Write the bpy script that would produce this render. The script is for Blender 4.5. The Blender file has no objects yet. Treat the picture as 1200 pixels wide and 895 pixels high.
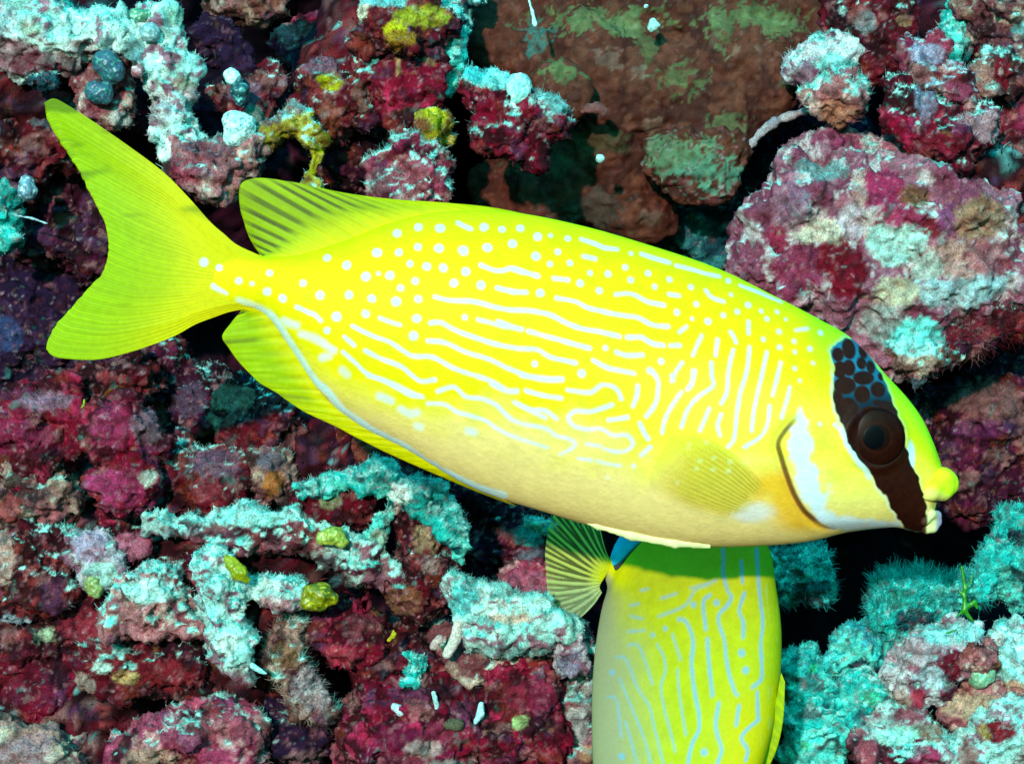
import bpy, math, random
import numpy as np
from mathutils import Vector

random.seed(7)
rng = np.random.default_rng(11)
S = bpy.context.scene
COL = S.collection

# ------------------------------------------------------------------ camera, world, sun, exposure
W_PX, H_PX = 1200.0, 895.0
PXA = 36.0 / 80.0 / W_PX              # metres per photo pixel per metre of distance
D0 = 0.75                             # distance of the large fish from the camera
CAM = (0.0, 0.0, 0.5)
cd = bpy.data.cameras.new('camera')
cam = bpy.data.objects.new('camera', cd)
COL.objects.link(cam)
cam.location = CAM
cam.rotation_euler = (math.pi / 2, 0, 0)
cd.sensor_width = 36.0
cd.lens = 80.0
cd.clip_start = 0.02
cd.clip_end = 200.0
S.camera = cam

SUN_EL, SUN_AZ = math.radians(13.5), math.radians(14)      # flash-like light from behind the camera, a little from the left
w = bpy.data.worlds.new('World')
S.world = w
w.use_nodes = True
nt = w.node_tree
bg = nt.nodes['Background']
sky = nt.nodes.new('ShaderNodeTexSky')
sky.sky_type = 'NISHITA'
sky.sun_disc = False
sky.sun_elevation = SUN_EL
sky.sun_rotation = math.pi + SUN_AZ
mul = nt.nodes.new('ShaderNodeMix')
mul.data_type = 'RGBA'
mul.blend_type = 'MULTIPLY'
mul.inputs[0].default_value = 1.0
mul.inputs[7].default_value = (0.05, 0.95, 0.80, 1)       # the water column takes the red out of the daylight
nt.links.new(sky.outputs[0], mul.inputs[6])
geo = nt.nodes.new('ShaderNodeNewGeometry')                # under water daylight comes down through the surface overhead
sep = nt.nodes.new('ShaderNodeSeparateXYZ')
nt.links.new(geo.outputs['Incoming'], sep.inputs[0])
mrz = nt.nodes.new('ShaderNodeMapRange')
mrz.interpolation_type = 'SMOOTHSTEP'
mrz.inputs['From Min'].default_value = 0.05                 # Incoming points back at the viewer: z < 0 looks up
mrz.inputs['From Max'].default_value = -0.65
mrz.inputs['To Min'].default_value = 0.06
mrz.inputs['To Max'].default_value = 4.0
nt.links.new(sep.outputs[2], mrz.inputs['Value'])
scl = nt.nodes.new('ShaderNodeVectorMath')
scl.operation = 'SCALE'
nt.links.new(mul.outputs[2], scl.inputs[0])
nt.links.new(mrz.outputs[0], scl.inputs['Scale'])
nt.links.new(scl.outputs[0], bg.inputs[0])
bg.inputs[1].default_value = 0.15

sl = bpy.data.lights.new('sun', 'SUN')
sl.energy = 2.2
sl.angle = math.radians(1.6)
sl.color = (1.0, 0.93, 0.86)
sun = bpy.data.objects.new('sun', sl)
COL.objects.link(sun)
dv = Vector((math.sin(SUN_AZ) * math.cos(SUN_EL), math.cos(SUN_AZ) * math.cos(SUN_EL), -math.sin(SUN_EL)))
sun.rotation_euler = dv.to_track_quat('-Z', 'Y').to_euler()
sun.location = (-0.3, -0.5, 1.0)

S.view_settings.view_transform = 'Standard'
S.view_settings.look = 'None'
S.view_settings.exposure = 0.7
S.view_settings.gamma = 1.0
S.cycles.max_bounces = 5
S.cycles.transparent_max_bounces = 12

# ------------------------------------------------------------------ numpy helpers
def lin(h):
    c = np.array([int(h[i:i + 2], 16) for i in (1, 3, 5)]) / 255.0
    return np.where(c <= 0.04045, c / 12.92, ((c + 0.055) / 1.055) ** 2.4)

def sstep(a, b, x):
    t = np.clip((x - a) / (b - a), 0, 1)
    return t * t * (3 - 2 * t)

def _h(ix, iy, iz, seed):
    h = (ix.astype(np.uint32) * np.uint32(374761393) + iy.astype(np.uint32) * np.uint32(668265263)
         + iz.astype(np.uint32) * np.uint32(2147483647) + np.uint32((seed * 974711 + 12345) & 0xffffffff))
    h = (h ^ (h >> np.uint32(13))) * np.uint32(1274126177)
    h = (h ^ (h >> np.uint32(16))) * np.uint32(2246822519)
    h = h ^ (h >> np.uint32(15))
    return h.astype(np.float32) * np.float32(1.0 / 4294967295.0)

def vnoise(P, scale, seed=0):
    q = np.asarray(P, np.float32) / np.float32(scale) + np.float32(1000.37)
    i = np.floor(q).astype(np.int64)
    f = (q - i).astype(np.float32)
    f = f * f * f * (f * (f * 6 - 15) + 10)
    x, y, z = i[:, 0], i[:, 1], i[:, 2]
    fx, fy, fz = f[:, 0], f[:, 1], f[:, 2]
    r = 0
    for dz in (0, 1):
        for dy in (0, 1):
            a = _h(x, y + dy, z + dz, seed)
            b = _h(x + 1, y + dy, z + dz, seed)
            m = a + (b - a) * fx
            r = r + m * (fy if dy else 1 - fy) * (fz if dz else 1 - fz)
    return r

def fbm(P, scale, oct=3, seed=0):
    r, a, t = 0, 1.0, 0.0
    for k in range(oct):
        r = r + a * vnoise(P, scale / (2 ** k), seed + 17 * k)
        t += a
        a *= 0.55
    return r / t

def mixc(c, d, w):
    return c + (d - c) * w[:, None]

def catmull(pts, n, power=1.0):
    """n points along a smooth curve through pts, even in arc length (fraction ** power)"""
    p = np.array(pts, float)
    if len(p) == 2:
        t = np.linspace(0, 1, n) ** power
        return p[0] + (p[1] - p[0]) * t[:, None]
    q = np.vstack([2 * p[0] - p[1], p, 2 * p[-1] - p[-2]])
    out = []
    for i in range(1, len(q) - 2):
        t = np.linspace(0, 1, 24, endpoint=False)[:, None]
        a, b, c, d = q[i - 1], q[i], q[i + 1], q[i + 2]
        out.append(0.5 * (2 * b + (c - a) * t + (2 * a - 5 * b + 4 * c - d) * t ** 2 + (3 * b - a - 3 * c + d) * t ** 3))
    out = np.vstack(out + [p[-1:]])
    s = np.concatenate([[0], np.cumsum(np.linalg.norm(np.diff(out, axis=0), axis=1))])
    s /= max(s[-1], 1e-9)
    t = np.linspace(0, 1, n) ** power
    return np.stack([np.interp(t, s, out[:, k]) for k in range(p.shape[1])], 1)

def at(px, py, z):
    """photo pixel + distance behind the large fish (in its pixels) -> world point, metres per pixel there"""
    d = D0 * (1 + z * PXA)
    s = d * PXA
    return Vector((CAM[0] + (px - W_PX / 2) * s, CAM[1] + d, CAM[2] - (py - H_PX / 2) * s)), s

def new_mesh(name, V, F, col=None, smooth=True):
    me = bpy.data.meshes.new(name)
    V = np.asarray(V, np.float32)
    F = np.asarray(F, np.int32)
    n, k = F.shape
    me.vertices.add(len(V))
    me.vertices.foreach_set('co', V.ravel())
    me.loops.add(n * k)
    me.loops.foreach_set('vertex_index', F.ravel())
    me.polygons.add(n)
    me.polygons.foreach_set('loop_start', np.arange(0, n * k, k, dtype=np.int32))
    me.polygons.foreach_set('use_smooth', np.full(n, smooth))
    me.update(calc_edges=True)
    if col is not None:
        set_col(me, col)
    return me

def set_col(me, col):
    col = np.asarray(col, np.float32)
    if col.shape[1] == 3:
        col = np.hstack([col, np.ones((len(col), 1), np.float32)])
    a = me.color_attributes.new('col', 'FLOAT_COLOR', 'POINT')
    a.data.foreach_set('color', col.ravel())

def normals_of(me):
    a = np.empty(len(me.vertices) * 3, np.float32)
    me.vertex_normals.foreach_get('vector', a)
    return a.reshape(-1, 3)

def to_world(L, s):
    """local photo-like axes (right, down, away) -> right, away, up in metres"""
    L = np.asarray(L)
    return np.stack([L[:, 0], L[:, 2], -L[:, 1]], 1) * s

def link(name, me, mat, parent=None, loc=None):
    o = bpy.data.objects.new(name, me)
    COL.objects.link(o)
    if mat is not None:
        me.materials.append(mat)
    if parent is not None:
        o.parent = parent
    if loc is not None:
        o.location = loc
    return o

def tag(o, label, cat, group=None, kind=None):
    if label:
        o['label'] = label
    if cat:
        o['category'] = cat
    if group:
        o['group'] = group
    if kind:
        o['kind'] = kind
    return o

# ------------------------------------------------------------------ materials
def material(name, rough=0.8, spec=0.3, noise_scale=900.0, var=0.35, bump=0.4, bump_dist=0.0004, transl=0.0, alpha=False, coat=0.0, vor=0.0):
    m = bpy.data.materials.new(name)
    m.use_nodes = True
    t = m.node_tree
    N, Lk = t.nodes, t.links
    b = N['Principled BSDF']
    b.inputs['Roughness'].default_value = rough
    b.inputs['Specular IOR Level'].default_value = spec
    if coat:
        b.inputs['Coat Weight'].default_value = coat
        b.inputs['Coat Roughness'].default_value = 0.15
    at_ = N.new('ShaderNodeAttribute')
    at_.attribute_name = 'col'
    tc = N.new('ShaderNodeTexCoord')
    nz = N.new('ShaderNodeTexNoise')
    nz.inputs['Scale'].default_value = noise_scale
    nz.inputs['Detail'].default_value = 4.0
    nz.inputs['Roughness'].default_value = 0.65
    Lk.new(tc.outputs['Object'], nz.inputs['Vector'])
    mr = N.new('ShaderNodeMapRange')
    mr.inputs['From Min'].default_value = 0.3
    mr.inputs['From Max'].default_value = 0.7
    mr.inputs['To Min'].default_value = 1 - var
    mr.inputs['To Max'].default_value = 1 + var
    Lk.new(nz.outputs['Fac'], mr.inputs['Value'])
    vm = N.new('ShaderNodeVectorMath')
    vm.operation = 'SCALE'
    Lk.new(at_.outputs['Color'], vm.inputs[0])
    Lk.new(mr.outputs['Result'], vm.inputs['Scale'])
    Lk.new(vm.outputs[0], b.inputs['Base Color'])
    h = nz.outputs['Fac']
    if vor:
        vo = N.new('ShaderNodeTexVoronoi')
        vo.inputs['Scale'].default_value = vor
        Lk.new(tc.outputs['Object'], vo.inputs['Vector'])
        h = vo.outputs['Distance']
    bp = N.new('ShaderNodeBump')
    bp.inputs['Strength'].default_value = bump
    bp.inputs['Distance'].default_value = bump_dist
    Lk.new(h, bp.inputs['Height'])
    Lk.new(bp.outputs[0], b.inputs['Normal'])
    out = N['Material Output']
    sh = b.outputs[0]
    if transl:
        tl = N.new('ShaderNodeBsdfTranslucent')
        Lk.new(vm.outputs[0], tl.inputs['Color'])
        mx = N.new('ShaderNodeMixShader')
        mx.inputs[0].default_value = transl
        Lk.new(sh, mx.inputs[1])
        Lk.new(tl.outputs[0], mx.inputs[2])
        sh = mx.outputs[0]
    if alpha:
        tr = N.new('ShaderNodeBsdfTransparent')
        mx = N.new('ShaderNodeMixShader')
        Lk.new(at_.outputs['Alpha'], mx.inputs[0])
        Lk.new(tr.outputs[0], mx.inputs[1])
        Lk.new(sh, mx.inputs[2])
        sh = mx.outputs[0]
    Lk.new(sh, out.inputs['Surface'])
    return m

M_REEF = material('reef_crust', rough=0.85, spec=0.1, noise_scale=1500, var=0.55, bump=0.8, bump_dist=0.0006)
M_PLATE = material('plate_coral_skin', rough=0.75, spec=0.12, noise_scale=1100, var=0.22, bump=0.5, bump_dist=0.0004)
M_TURF = material('algae_turf', rough=0.9, spec=0.1, noise_scale=300, var=0.3, bump=0.0, transl=0.35)
M_SKIN = material('fish_skin', rough=0.5, spec=0.08, noise_scale=700, var=0.05, bump=0.3, bump_dist=0.0002, vor=850)
M_FIN = material('fish_fin', rough=0.5, spec=0.12, noise_scale=500, var=0.08, bump=0.1, bump_dist=0.0002, transl=0.3, alpha=True)
M_EYE = material('fish_eye', rough=0.3, spec=0.05, noise_scale=900, var=0.25, bump=0.0)
M_SQUIRT = material('sea_squirt_skin', rough=0.35, spec=0.5, noise_scale=900, var=0.3, bump=0.3, bump_dist=0.0003)

# ------------------------------------------------------------------ implicit surfaces
def surface_nets(G, org, h):
    inside = G < 0
    nx, ny, nz = G.shape
    c = np.zeros((nx - 1, ny - 1, nz - 1), np.int8)
    for dx in (0, 1):
        for dy in (0, 1):
            for dz in (0, 1):
                c += inside[dx:nx - 1 + dx, dy:ny - 1 + dy, dz:nz - 1 + dz]
    act = (c > 0) & (c < 8)
    I = np.argwhere(act)
    idx = np.full(act.shape, -1, np.int64)
    idx[act] = np.arange(len(I))
    acc = np.zeros((len(I), 3))
    cnt = np.zeros(len(I))
    for ax in range(3):
        o1, o2 = [k for k in range(3) if k != ax]
        for a in (0, 1):
            for b in (0, 1):
                A = I.copy()
                A[:, o1] += a
                A[:, o2] += b
                B = A.copy()
                B[:, ax] += 1
                ga = G[A[:, 0], A[:, 1], A[:, 2]]
                gb = G[B[:, 0], B[:, 1], B[:, 2]]
                m = (ga < 0) != (gb < 0)
                t = np.where(m, ga / np.where(m, ga - gb, 1), 0)
                p = A.astype(float)
                p[:, ax] += t
                acc += p * m[:, None]
                cnt += m
    V = acc / cnt[:, None] * h + org
    Q = []
    for ax in range(3):
        o1, o2 = [(1, 2), (2, 0), (0, 1)][ax]
        sl0 = [slice(None)] * 3
        sl1 = [slice(None)] * 3
        sl0[ax] = slice(0, -1)
        sl1[ax] = slice(1, None)
        a = inside[tuple(sl0)]
        b = inside[tuple(sl1)]
        E = np.argwhere(a != b)
        ok = (E[:, o1] > 0) & (E[:, o2] > 0) & (E[:, o1] < G.shape[o1] - 1) & (E[:, o2] < G.shape[o2] - 1)
        E = E[ok]
        flip = ~a[E[:, 0], E[:, 1], E[:, 2]]
        cs = []
        for d1, d2 in ((-1, -1), (0, -1), (0, 0), (-1, 0)):
            e = E.copy()
            e[:, o1] += d1
            e[:, o2] += d2
            cs.append(idx[e[:, 0], e[:, 1], e[:, 2]])
        q = np.stack(cs, 1)
        q[flip] = q[flip][:, ::-1]
        Q.append(q)
    return V, np.vstack(Q)

def round_cone(P, a, ra, b, rb):
    ab = b - a
    L2 = float(ab @ ab)
    if L2 < 1e-6:
        return np.linalg.norm(P - a, axis=-1) - max(ra, rb)
    t = np.clip(((P - a) @ ab) / L2, 0, 1)
    return np.linalg.norm(P - (a + t[..., None] * ab), axis=-1) - (ra + (rb - ra) * t)

def smin(a, b, k):
    hh = np.clip(0.5 + 0.5 * (b - a) / k, 0, 1)
    return b + (a - b) * hh - k * hh * (1 - hh)

def blob_mesh(chains, k=14.0, flat=1.0, h=6.0, sub=1, lump=0.0, lump_scale=40.0, seed=0):
    """chains of (x, y, r, dz) -> smooth-union surface, in local pixels about the centroid; returns centroid, V, F"""
    ch = [[(c + (0,))[:4] if len(c) == 3 else c for c in cc] for cc in chains]
    allp = np.array([c for cc in ch for c in cc], float)
    cx, cy = allp[:, 0].mean(), allp[:, 1].mean()
    rmax = allp[:, 2]
    lo = np.array([(allp[:, 0] - rmax).min() - cx, (allp[:, 1] - rmax).min() - cy, (allp[:, 3] - rmax * flat).min()]) - h * 3 - lump
    hi = np.array([(allp[:, 0] + rmax).max() - cx, (allp[:, 1] + rmax).max() - cy, (allp[:, 3] + rmax * flat).max()]) + h * 3 + lump
    n = np.ceil((hi - lo) / h).astype(int) + 1
    g = np.stack(np.meshgrid(*[lo[i] + h * np.arange(n[i]) for i in range(3)], indexing='ij'), -1)
    P = g.copy()
    P[..., 2] /= flat
    d = None
    for cc in ch:
        pts = [np.array([c[0] - cx, c[1] - cy, c[3] / flat]) for c in cc]
        if len(cc) == 1:
            e = round_cone(P, pts[0], cc[0][2], pts[0], cc[0][2])
            d = e if d is None else smin(d, e, k)
        for i in range(len(cc) - 1):
            e = round_cone(P, pts[i], cc[i][2], pts[i + 1], cc[i + 1][2])
            d = e if d is None else smin(d, e, k)
    if lump:
        d = d + lump * 2 * (fbm(g.reshape(-1, 3), lump_scale, 2, seed).reshape(d.shape) - 0.5) * 2
    V, F = surface_nets(d.astype(np.float32), lo, h)
    if sub:
        me = new_mesh('tmp', V, F)
        o = bpy.data.objects.new('tmp', me)
        COL.objects.link(o)
        md = o.modifiers.new('s', 'SUBSURF')
        md.levels = sub
        dg = bpy.context.evaluated_depsgraph_get()
        ev = o.evaluated_get(dg).to_mesh()
        V = np.empty(len(ev.vertices) * 3, np.float32)
        ev.vertices.foreach_get('co', V)
        V = V.reshape(-1, 3)
        F = np.empty(len(ev.loops), np.int32)
        ev.loops.foreach_get('vertex_index', F)
        F = F.reshape(-1, 4)
        o.evaluated_get(dg).to_mesh_clear()
        bpy.data.objects.remove(o)
        bpy.data.meshes.remove(me)
    return (cx, cy), V, F

def vnormals(V, F):
    d1 = V[F[:, 2]] - V[F[:, 0]]
    d2 = V[F[:, 3 if F.shape[1] == 4 else 1]] - V[F[:, 1 if F.shape[1] == 4 else 0]]
    fn = np.cross(d1, d2) if F.shape[1] == 4 else np.cross(d2, d1)
    vn = np.zeros_like(V)
    for k in range(3):
        vn[:, k] = sum(np.bincount(F[:, j], fn[:, k], len(V)) for j in range(F.shape[1]))
    l = np.linalg.norm(vn, axis=1)
    return vn / np.maximum(l, 1e-9)[:, None]

# ------------------------------------------------------------------ reef lumps
PAL = {
    'crimson': ('#800424', '#480314', '#aa2044'),
    'maroon': ('#62081a', '#32040f', '#8a2c30'),
    'wine': ('#3c0620', '#200414', '#5c1434'),
    'pink': ('#a83c58', '#801c3c', '#cc8c90'),
    'mauve': ('#a45c70', '#843850', '#c4a4aa'),
    'rose': ('#b86a70', '#94404c', '#d8a8a0'),
    'tan': ('#a07068', '#7c4048', '#c8a898'),
    'pale': ('#b8a4b0', '#d4ccd4', '#905a70'),
    'cyan': ('#1cb0ac', '#60dcd2', '#0c5a60'),  # turf colour with the cyan ambient light put in
    'white': ('#a8d8d6', '#dcf2ee', '#a06a80'),
    'brown': ('#54241a', '#431a14', '#623024'),
    'yellow': ('#9a8018', '#6a4a18', '#c0a848'),
    'dark': ('#16061a', '#0c0414', '#220a1c'),  # shade of the deep gaps put into the wall colour
    'purple': ('#260e2c', '#160822', '#3c1c3a'),
    'teal': ('#1c4a58', '#123040', '#2c6e74'),
    'mix': ('#8e5060', '#b0c8c8', '#70203a'),
}
SED = (lin('#58d0cc'), lin('#c0f0ea'))  # pale sediment, tinted with the cyan light from overhead
N_TRI = [0]

def crust_colour(P, N, pal, sed, seed, patches=(), speck=0.5, thr=0.5, origin=(0, 0), sedc=None):
    sed = max(0.0, sed * 1.3 - 0.22)
    c0, c1, c2 = [lin(c) for c in PAL[pal]]
    n1 = fbm(P, 55, 3, seed)
    n2 = fbm(P, 20, 3, seed + 5)
    n3 = fbm(P, 5.0, 2, seed + 9)
    c = np.tile(c0, (len(P), 1))
    c = mixc(c, c1, sstep(0.46, 0.56, n1 + 0.35 * (n2 - 0.5)))
    c = mixc(c, c2, sstep(0.55, 0.64, n2 + 0.3 * (n3 - 0.5)))
    if pal in ('crimson', 'maroon', 'pink', 'tan', 'wine', 'rose', 'mix'):
        for q, (hx, th_, am) in enumerate((('#7a2c1c', 0.61, .6), ('#4c3458', 0.61, .5), ('#1c040c', 0.55, .85), ('#a86868', 0.66, .5))):
            nb = fbm(P * np.array([1, 1.3, 1]) + 60 * q, 34, 3, seed + 200 + q)
            c = mixc(c, lin(hx) * (0.7 + 0.6 * n3)[:, None], am * sstep(th_, th_ + 0.06, nb + 0.12 * (n3 - 0.5)))
    a, b = SED if sedc is None else (lin(sedc[0]), lin(sedc[1]))
    up = -N[:, 1] + 0.15 * N[:, 0]  # upward, slightly right faces take the sediment and its painted cyan light
    ws = sstep(0.0, 0.3, up - (1.0 - 1.4 * sed) + 1.7 * (n2 - 0.5) + 1.1 * (n3 - 0.5)) if sed > 0 else np.zeros(len(P))
    sc = mixc(np.tile(a, (len(P), 1)), b, sstep(0.4, 0.6, n3))
    c = mixc(c, sc, ws * 0.92)
    for (x, y, rx, ry, hexc, amt) in patches:
        dx = (P[:, 0] + origin[0] - x) / rx
        dy = (P[:, 1] + origin[1] - y) / ry
        r = np.sqrt(dx * dx + dy * dy) * 0.9 + (2.2 if pal == 'brown' else 0.9) * (n2 - 0.5) + (2.0 if pal == 'brown' else 0.5) * (n3 - 0.5)
        c = mixc(c, lin(hexc) * (0.75 + 0.5 * n3)[:, None], min(1, amt * 1.1) * (1 - sstep(0.8, 1.0, r)) * (1 - 0.25 * ws))
    PW = P + 5.0 * np.stack([vnoise(P, 8, seed + 41), vnoise(P, 8, seed + 42), vnoise(P, 8, seed + 43)], 1)
    for q, (hx, sc_, th_) in enumerate((('#a85c68', 7.0, 0.74), ('#4a1420', 8.0, 0.70), ('#7a5828', 12.0, 0.86), ('#3c7c78', 10.0, 0.83), ('#b898a4', 6.0, 0.84))):
        c = mixc(c, lin(hx), min(1.0, 0.05 + speck) * 0.8 * sstep(th_, th_ + 0.08, 0.7 * vnoise(PW + 3.1 * q, sc_, seed + 50 + q) + 0.3 * vnoise(PW, sc_ * 0.45, seed + 60 + q) + 0.06))
    n4 = vnoise(P, 3.2, seed + 31)
    c = mixc(c, lin('#e8b8b8') if pal not in ('cyan', 'white', 'teal') else lin('#d8fff8'), speck * 0.4 * sstep(0.82, 0.95, n4))
    c = c * (0.36 + 1.0 * fbm(P, 9, 2, seed + 77))[:, None]
    return c, ws

def turf(V, F, vn, col, wgt, n, length, width, seed, lean=0.35):
    r = np.random.default_rng(seed)
    fa = V[F[:, 0]]
    area = np.linalg.norm(np.cross(V[F[:, 2]] - fa, V[F[:, 1]] - fa), axis=1)
    p = area * wgt[F[:, 0]]
    p = p * (vn[F[:, 0], 2] < 0.35)
    if p.sum() <= 0:
        return None
    i = r.choice(len(F), n, p=p / p.sum())
    j = r.random((n, 1))
    b = V[F[i, 0]] * j + V[F[i, 2]] * (1 - j)
    nn = vn[F[i, 0]]
    d = nn + r.normal(0, 0.55, (n, 3)) + np.array([0.1, -lean, 0])
    d /= np.linalg.norm(d, axis=1)[:, None]
    s = np.cross(d, r.normal(0, 1, (n, 3)))
    s /= np.linalg.norm(s, axis=1)[:, None]
    L = length * (0.4 + 1.1 * r.random((n, 1)) ** 1.6)
    wd = width * (0.6 + 0.8 * r.random((n, 1)))
    bend = r.normal(0, 0.25, (n, 3)) * L
    base = b - nn * 1.0
    mid = base + d * L * 0.55
    tip = base + d * L + bend
    VV = np.stack([base - s * wd / 2, base + s * wd / 2, mid + s * wd * 0.4, mid - s * wd * 0.4, tip + s * wd * .15, tip - s * wd * .15], 1).reshape(-1, 3)
    k = np.arange(n)[:, None] * 6
    FF = np.vstack([k + np.array([[0, 1, 2, 3]]), k + np.array([[3, 2, 4, 5]])])
    cc = col[F[i, 0]] * (0.5 + 0.7 * r.random((n, 1))) + 0.02 * r.random((n, 1))
    return VV, FF, np.repeat(np.clip(cc, 0, 0.95), 6, 0)

def lump(name, label, cat, z, chains, pal='maroon', sed=0.4, fuzz=0, flen=9.0, k=14.0, flat=1.0, rough=1.0, patches=(), speck=0.5,
         group=None, mat=None, h=5.7, sub=1, big=8.0, sedc=None, fuzz_all=0.15):
    seed = sum(ord(ch) * (i + 3) for i, ch in enumerate(label)) % 9973
    (cx, cy), V, F = blob_mesh(chains, k, flat, h, sub, big, 42.0, seed)
    vn = vnormals(V, F)
    org = np.array([cx, cy, z * 0.3])
    P = V + org
    f1 = fbm(P, 30, 3, seed + 1)
    f2 = np.abs(fbm(P, 13, 2, seed + 2) - 0.5) * 2
    f3 = vnoise(P, 5.5, seed + 3)
    nod = sstep(0.55, 0.72, vnoise(P, 11, seed + 4)) * 3.2 - sstep(0.62, 0.75, vnoise(P + 5, 13, seed + 6)) * 5.0
    disp = rough * (12 * (f1 - 0.5) * 2 + 8.0 * (0.25 - f2) + 2.6 * (f3 - 0.5) * 2 + nod)
    V = V + vn * disp[:, None]
    vn = vnormals(V, F)
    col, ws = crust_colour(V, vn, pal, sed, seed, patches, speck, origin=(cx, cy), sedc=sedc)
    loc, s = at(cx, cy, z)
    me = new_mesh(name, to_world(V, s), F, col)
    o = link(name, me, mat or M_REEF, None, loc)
    tag(o, label, cat, group)
    N_TRI[0] += len(F) * 2
    if fuzz:
        shag = name == 'turf_mound' or fuzz_all > 0.3
        t = turf(V, F, vn, col, ws + fuzz_all, int(fuzz * (0.8 if shag else 0.42)), flen * (0.72 if shag else 0.5), 0.9 if shag else 0.8, seed)
        n2 = int(min(4200, len(F) * 0.36))
        t2 = turf(V, F, vn, col, np.ones(len(V)), n2, 5.0, 1.1, seed + 1)
        if t and t2:
            k = len(t[0])
            t = (np.vstack([t[0], t2[0]]), np.vstack([t[1], t2[1][:n2] + k]), np.vstack([t[2], t2[2]]))
        if t:
            f = link('algae_turf', new_mesh('algae_turf', to_world(t[0], s), t[1], t[2], False), M_TURF, o)
            f['kind'] = 'stuff'
            N_TRI[0] += len(t[1]) * 2
    return o


# ------------------------------------------------------------------ the back wall of the reef
def reef_wall():
    z0 = 1120.0
    xs = np.concatenate([np.arange(-900, -300, 24.0), np.arange(-300, 1500, 5.5), np.arange(1500, 2110, 24.0)])
    ys = np.concatenate([np.arange(-700, -180, 24.0), np.arange(-180, 1080, 5.5), np.arange(1080, 1610, 24.0)])
    X, Y = np.meshgrid(xs, ys)
    P = np.stack([X.ravel(), Y.ravel(), np.zeros(X.size)], 1)
    hgt = 190 * (fbm(P, 260, 3, 3) - 0.5) * 2 + 70 * np.abs(fbm(P, 90, 3, 8) - 0.5) * 2 + 16 * (fbm(P, 24, 3, 9) - 0.5) * 2
    bump, dig = np.zeros(X.size), np.zeros(X.size)
    for (bx, by, bs, ba) in ((110, 600, 130, 620), (330, 660, 140, 640), (520, 800, 130, 620), (150, 830, 150, 640), (420, 520, 90, 500), (130, 130, 110, 560), (450, 110, 90, 560),
                             (600, 120, 70, 350), (1090, 120, 110, 460), (1050, 300, 120, 540), (1090, 830, 120, 620), (680, 860, 90, 560), (-150, 500, 200, 500), (1350, 500, 180, 480), (300, 1000, 300, 500), (900, 1050, 250, 480), (500, -200, 400, 420),
                             (345, 55, 46, -300), (50, 390, 70, -260), (75, 560, 26, -200), (405, 830, 30, -300), (555, 190, 40, -260), (960, 700, 62, -420), (900, 850, 30, -300), (925, 175, 46, -300), (1100, 600, 60, -260)):
        e = ba * np.exp(-((X.ravel() - bx) ** 2 + (Y.ravel() - by) ** 2) / (2 * bs * bs))
        bump, dig = np.maximum(bump, e), np.maximum(dig, -e)
    hgt = hgt * (1 - 0.55 * sstep(100, 400, bump)) + bump
    hgt = np.minimum(hgt, 505 + 0.15 * (hgt - 505)) - dig + 26 * (fbm(P, 55, 3, 19) - 0.5) * 2
    hgt = hgt + 22 * (0.5 - np.abs(fbm(P, 26, 3, 12) - 0.5) * 4) + 8 * (vnoise(P, 10, 13) - 0.5)
    V = P.copy()
    V[:, 2] = -hgt
    V[:, 0] += 25 * (fbm(P, 40, 2, 21) - 0.5)
    V[:, 1] += 25 * (fbm(P, 40, 2, 22) - 0.5)
    nx, ny = len(xs), len(ys)
    i = np.arange(nx * ny).reshape(ny, nx)
    F = np.stack([i[:-1, :-1], i[:-1, 1:], i[1:, 1:], i[1:, :-1]], -1).reshape(-1, 4)
    vn = vnormals(V, F)
    if vn[:, 2].mean() > 0:
        F = F[:, ::-1]
        vn = -vn
    col, ws = crust_colour(V, vn, 'dark', 0.1, 5, (), 0.0, sedc=('#1c2c40', '#2a4050'))  # wall rock darkened to carry the shade of the gaps
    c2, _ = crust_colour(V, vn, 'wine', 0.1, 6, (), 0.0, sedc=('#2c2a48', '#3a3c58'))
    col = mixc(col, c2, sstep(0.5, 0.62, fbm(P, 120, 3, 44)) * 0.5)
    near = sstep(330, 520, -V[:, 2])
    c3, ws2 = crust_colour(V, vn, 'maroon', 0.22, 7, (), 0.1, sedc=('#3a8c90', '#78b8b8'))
    col = mixc(col, c3, near)  # recesses keep the painted shade, near parts take the maroon rock colour
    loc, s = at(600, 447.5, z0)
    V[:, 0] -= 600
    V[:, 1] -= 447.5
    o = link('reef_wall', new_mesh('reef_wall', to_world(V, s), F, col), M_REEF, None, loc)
    tv = V
    t = turf(tv, F, vn, col, (ws2 + 0.4) * near, 14000, 6.0, 1.2, 99)
    fz = link('algae_turf', new_mesh('algae_turf', to_world(t[0], s), t[1], t[2], False), M_TURF, o)
    fz['kind'] = 'stuff'
    o['kind'] = 'structure'
    o['label'] = 'reef rock seen in the gaps behind the coral, their shade painted into its colour'

reef_wall()

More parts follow.
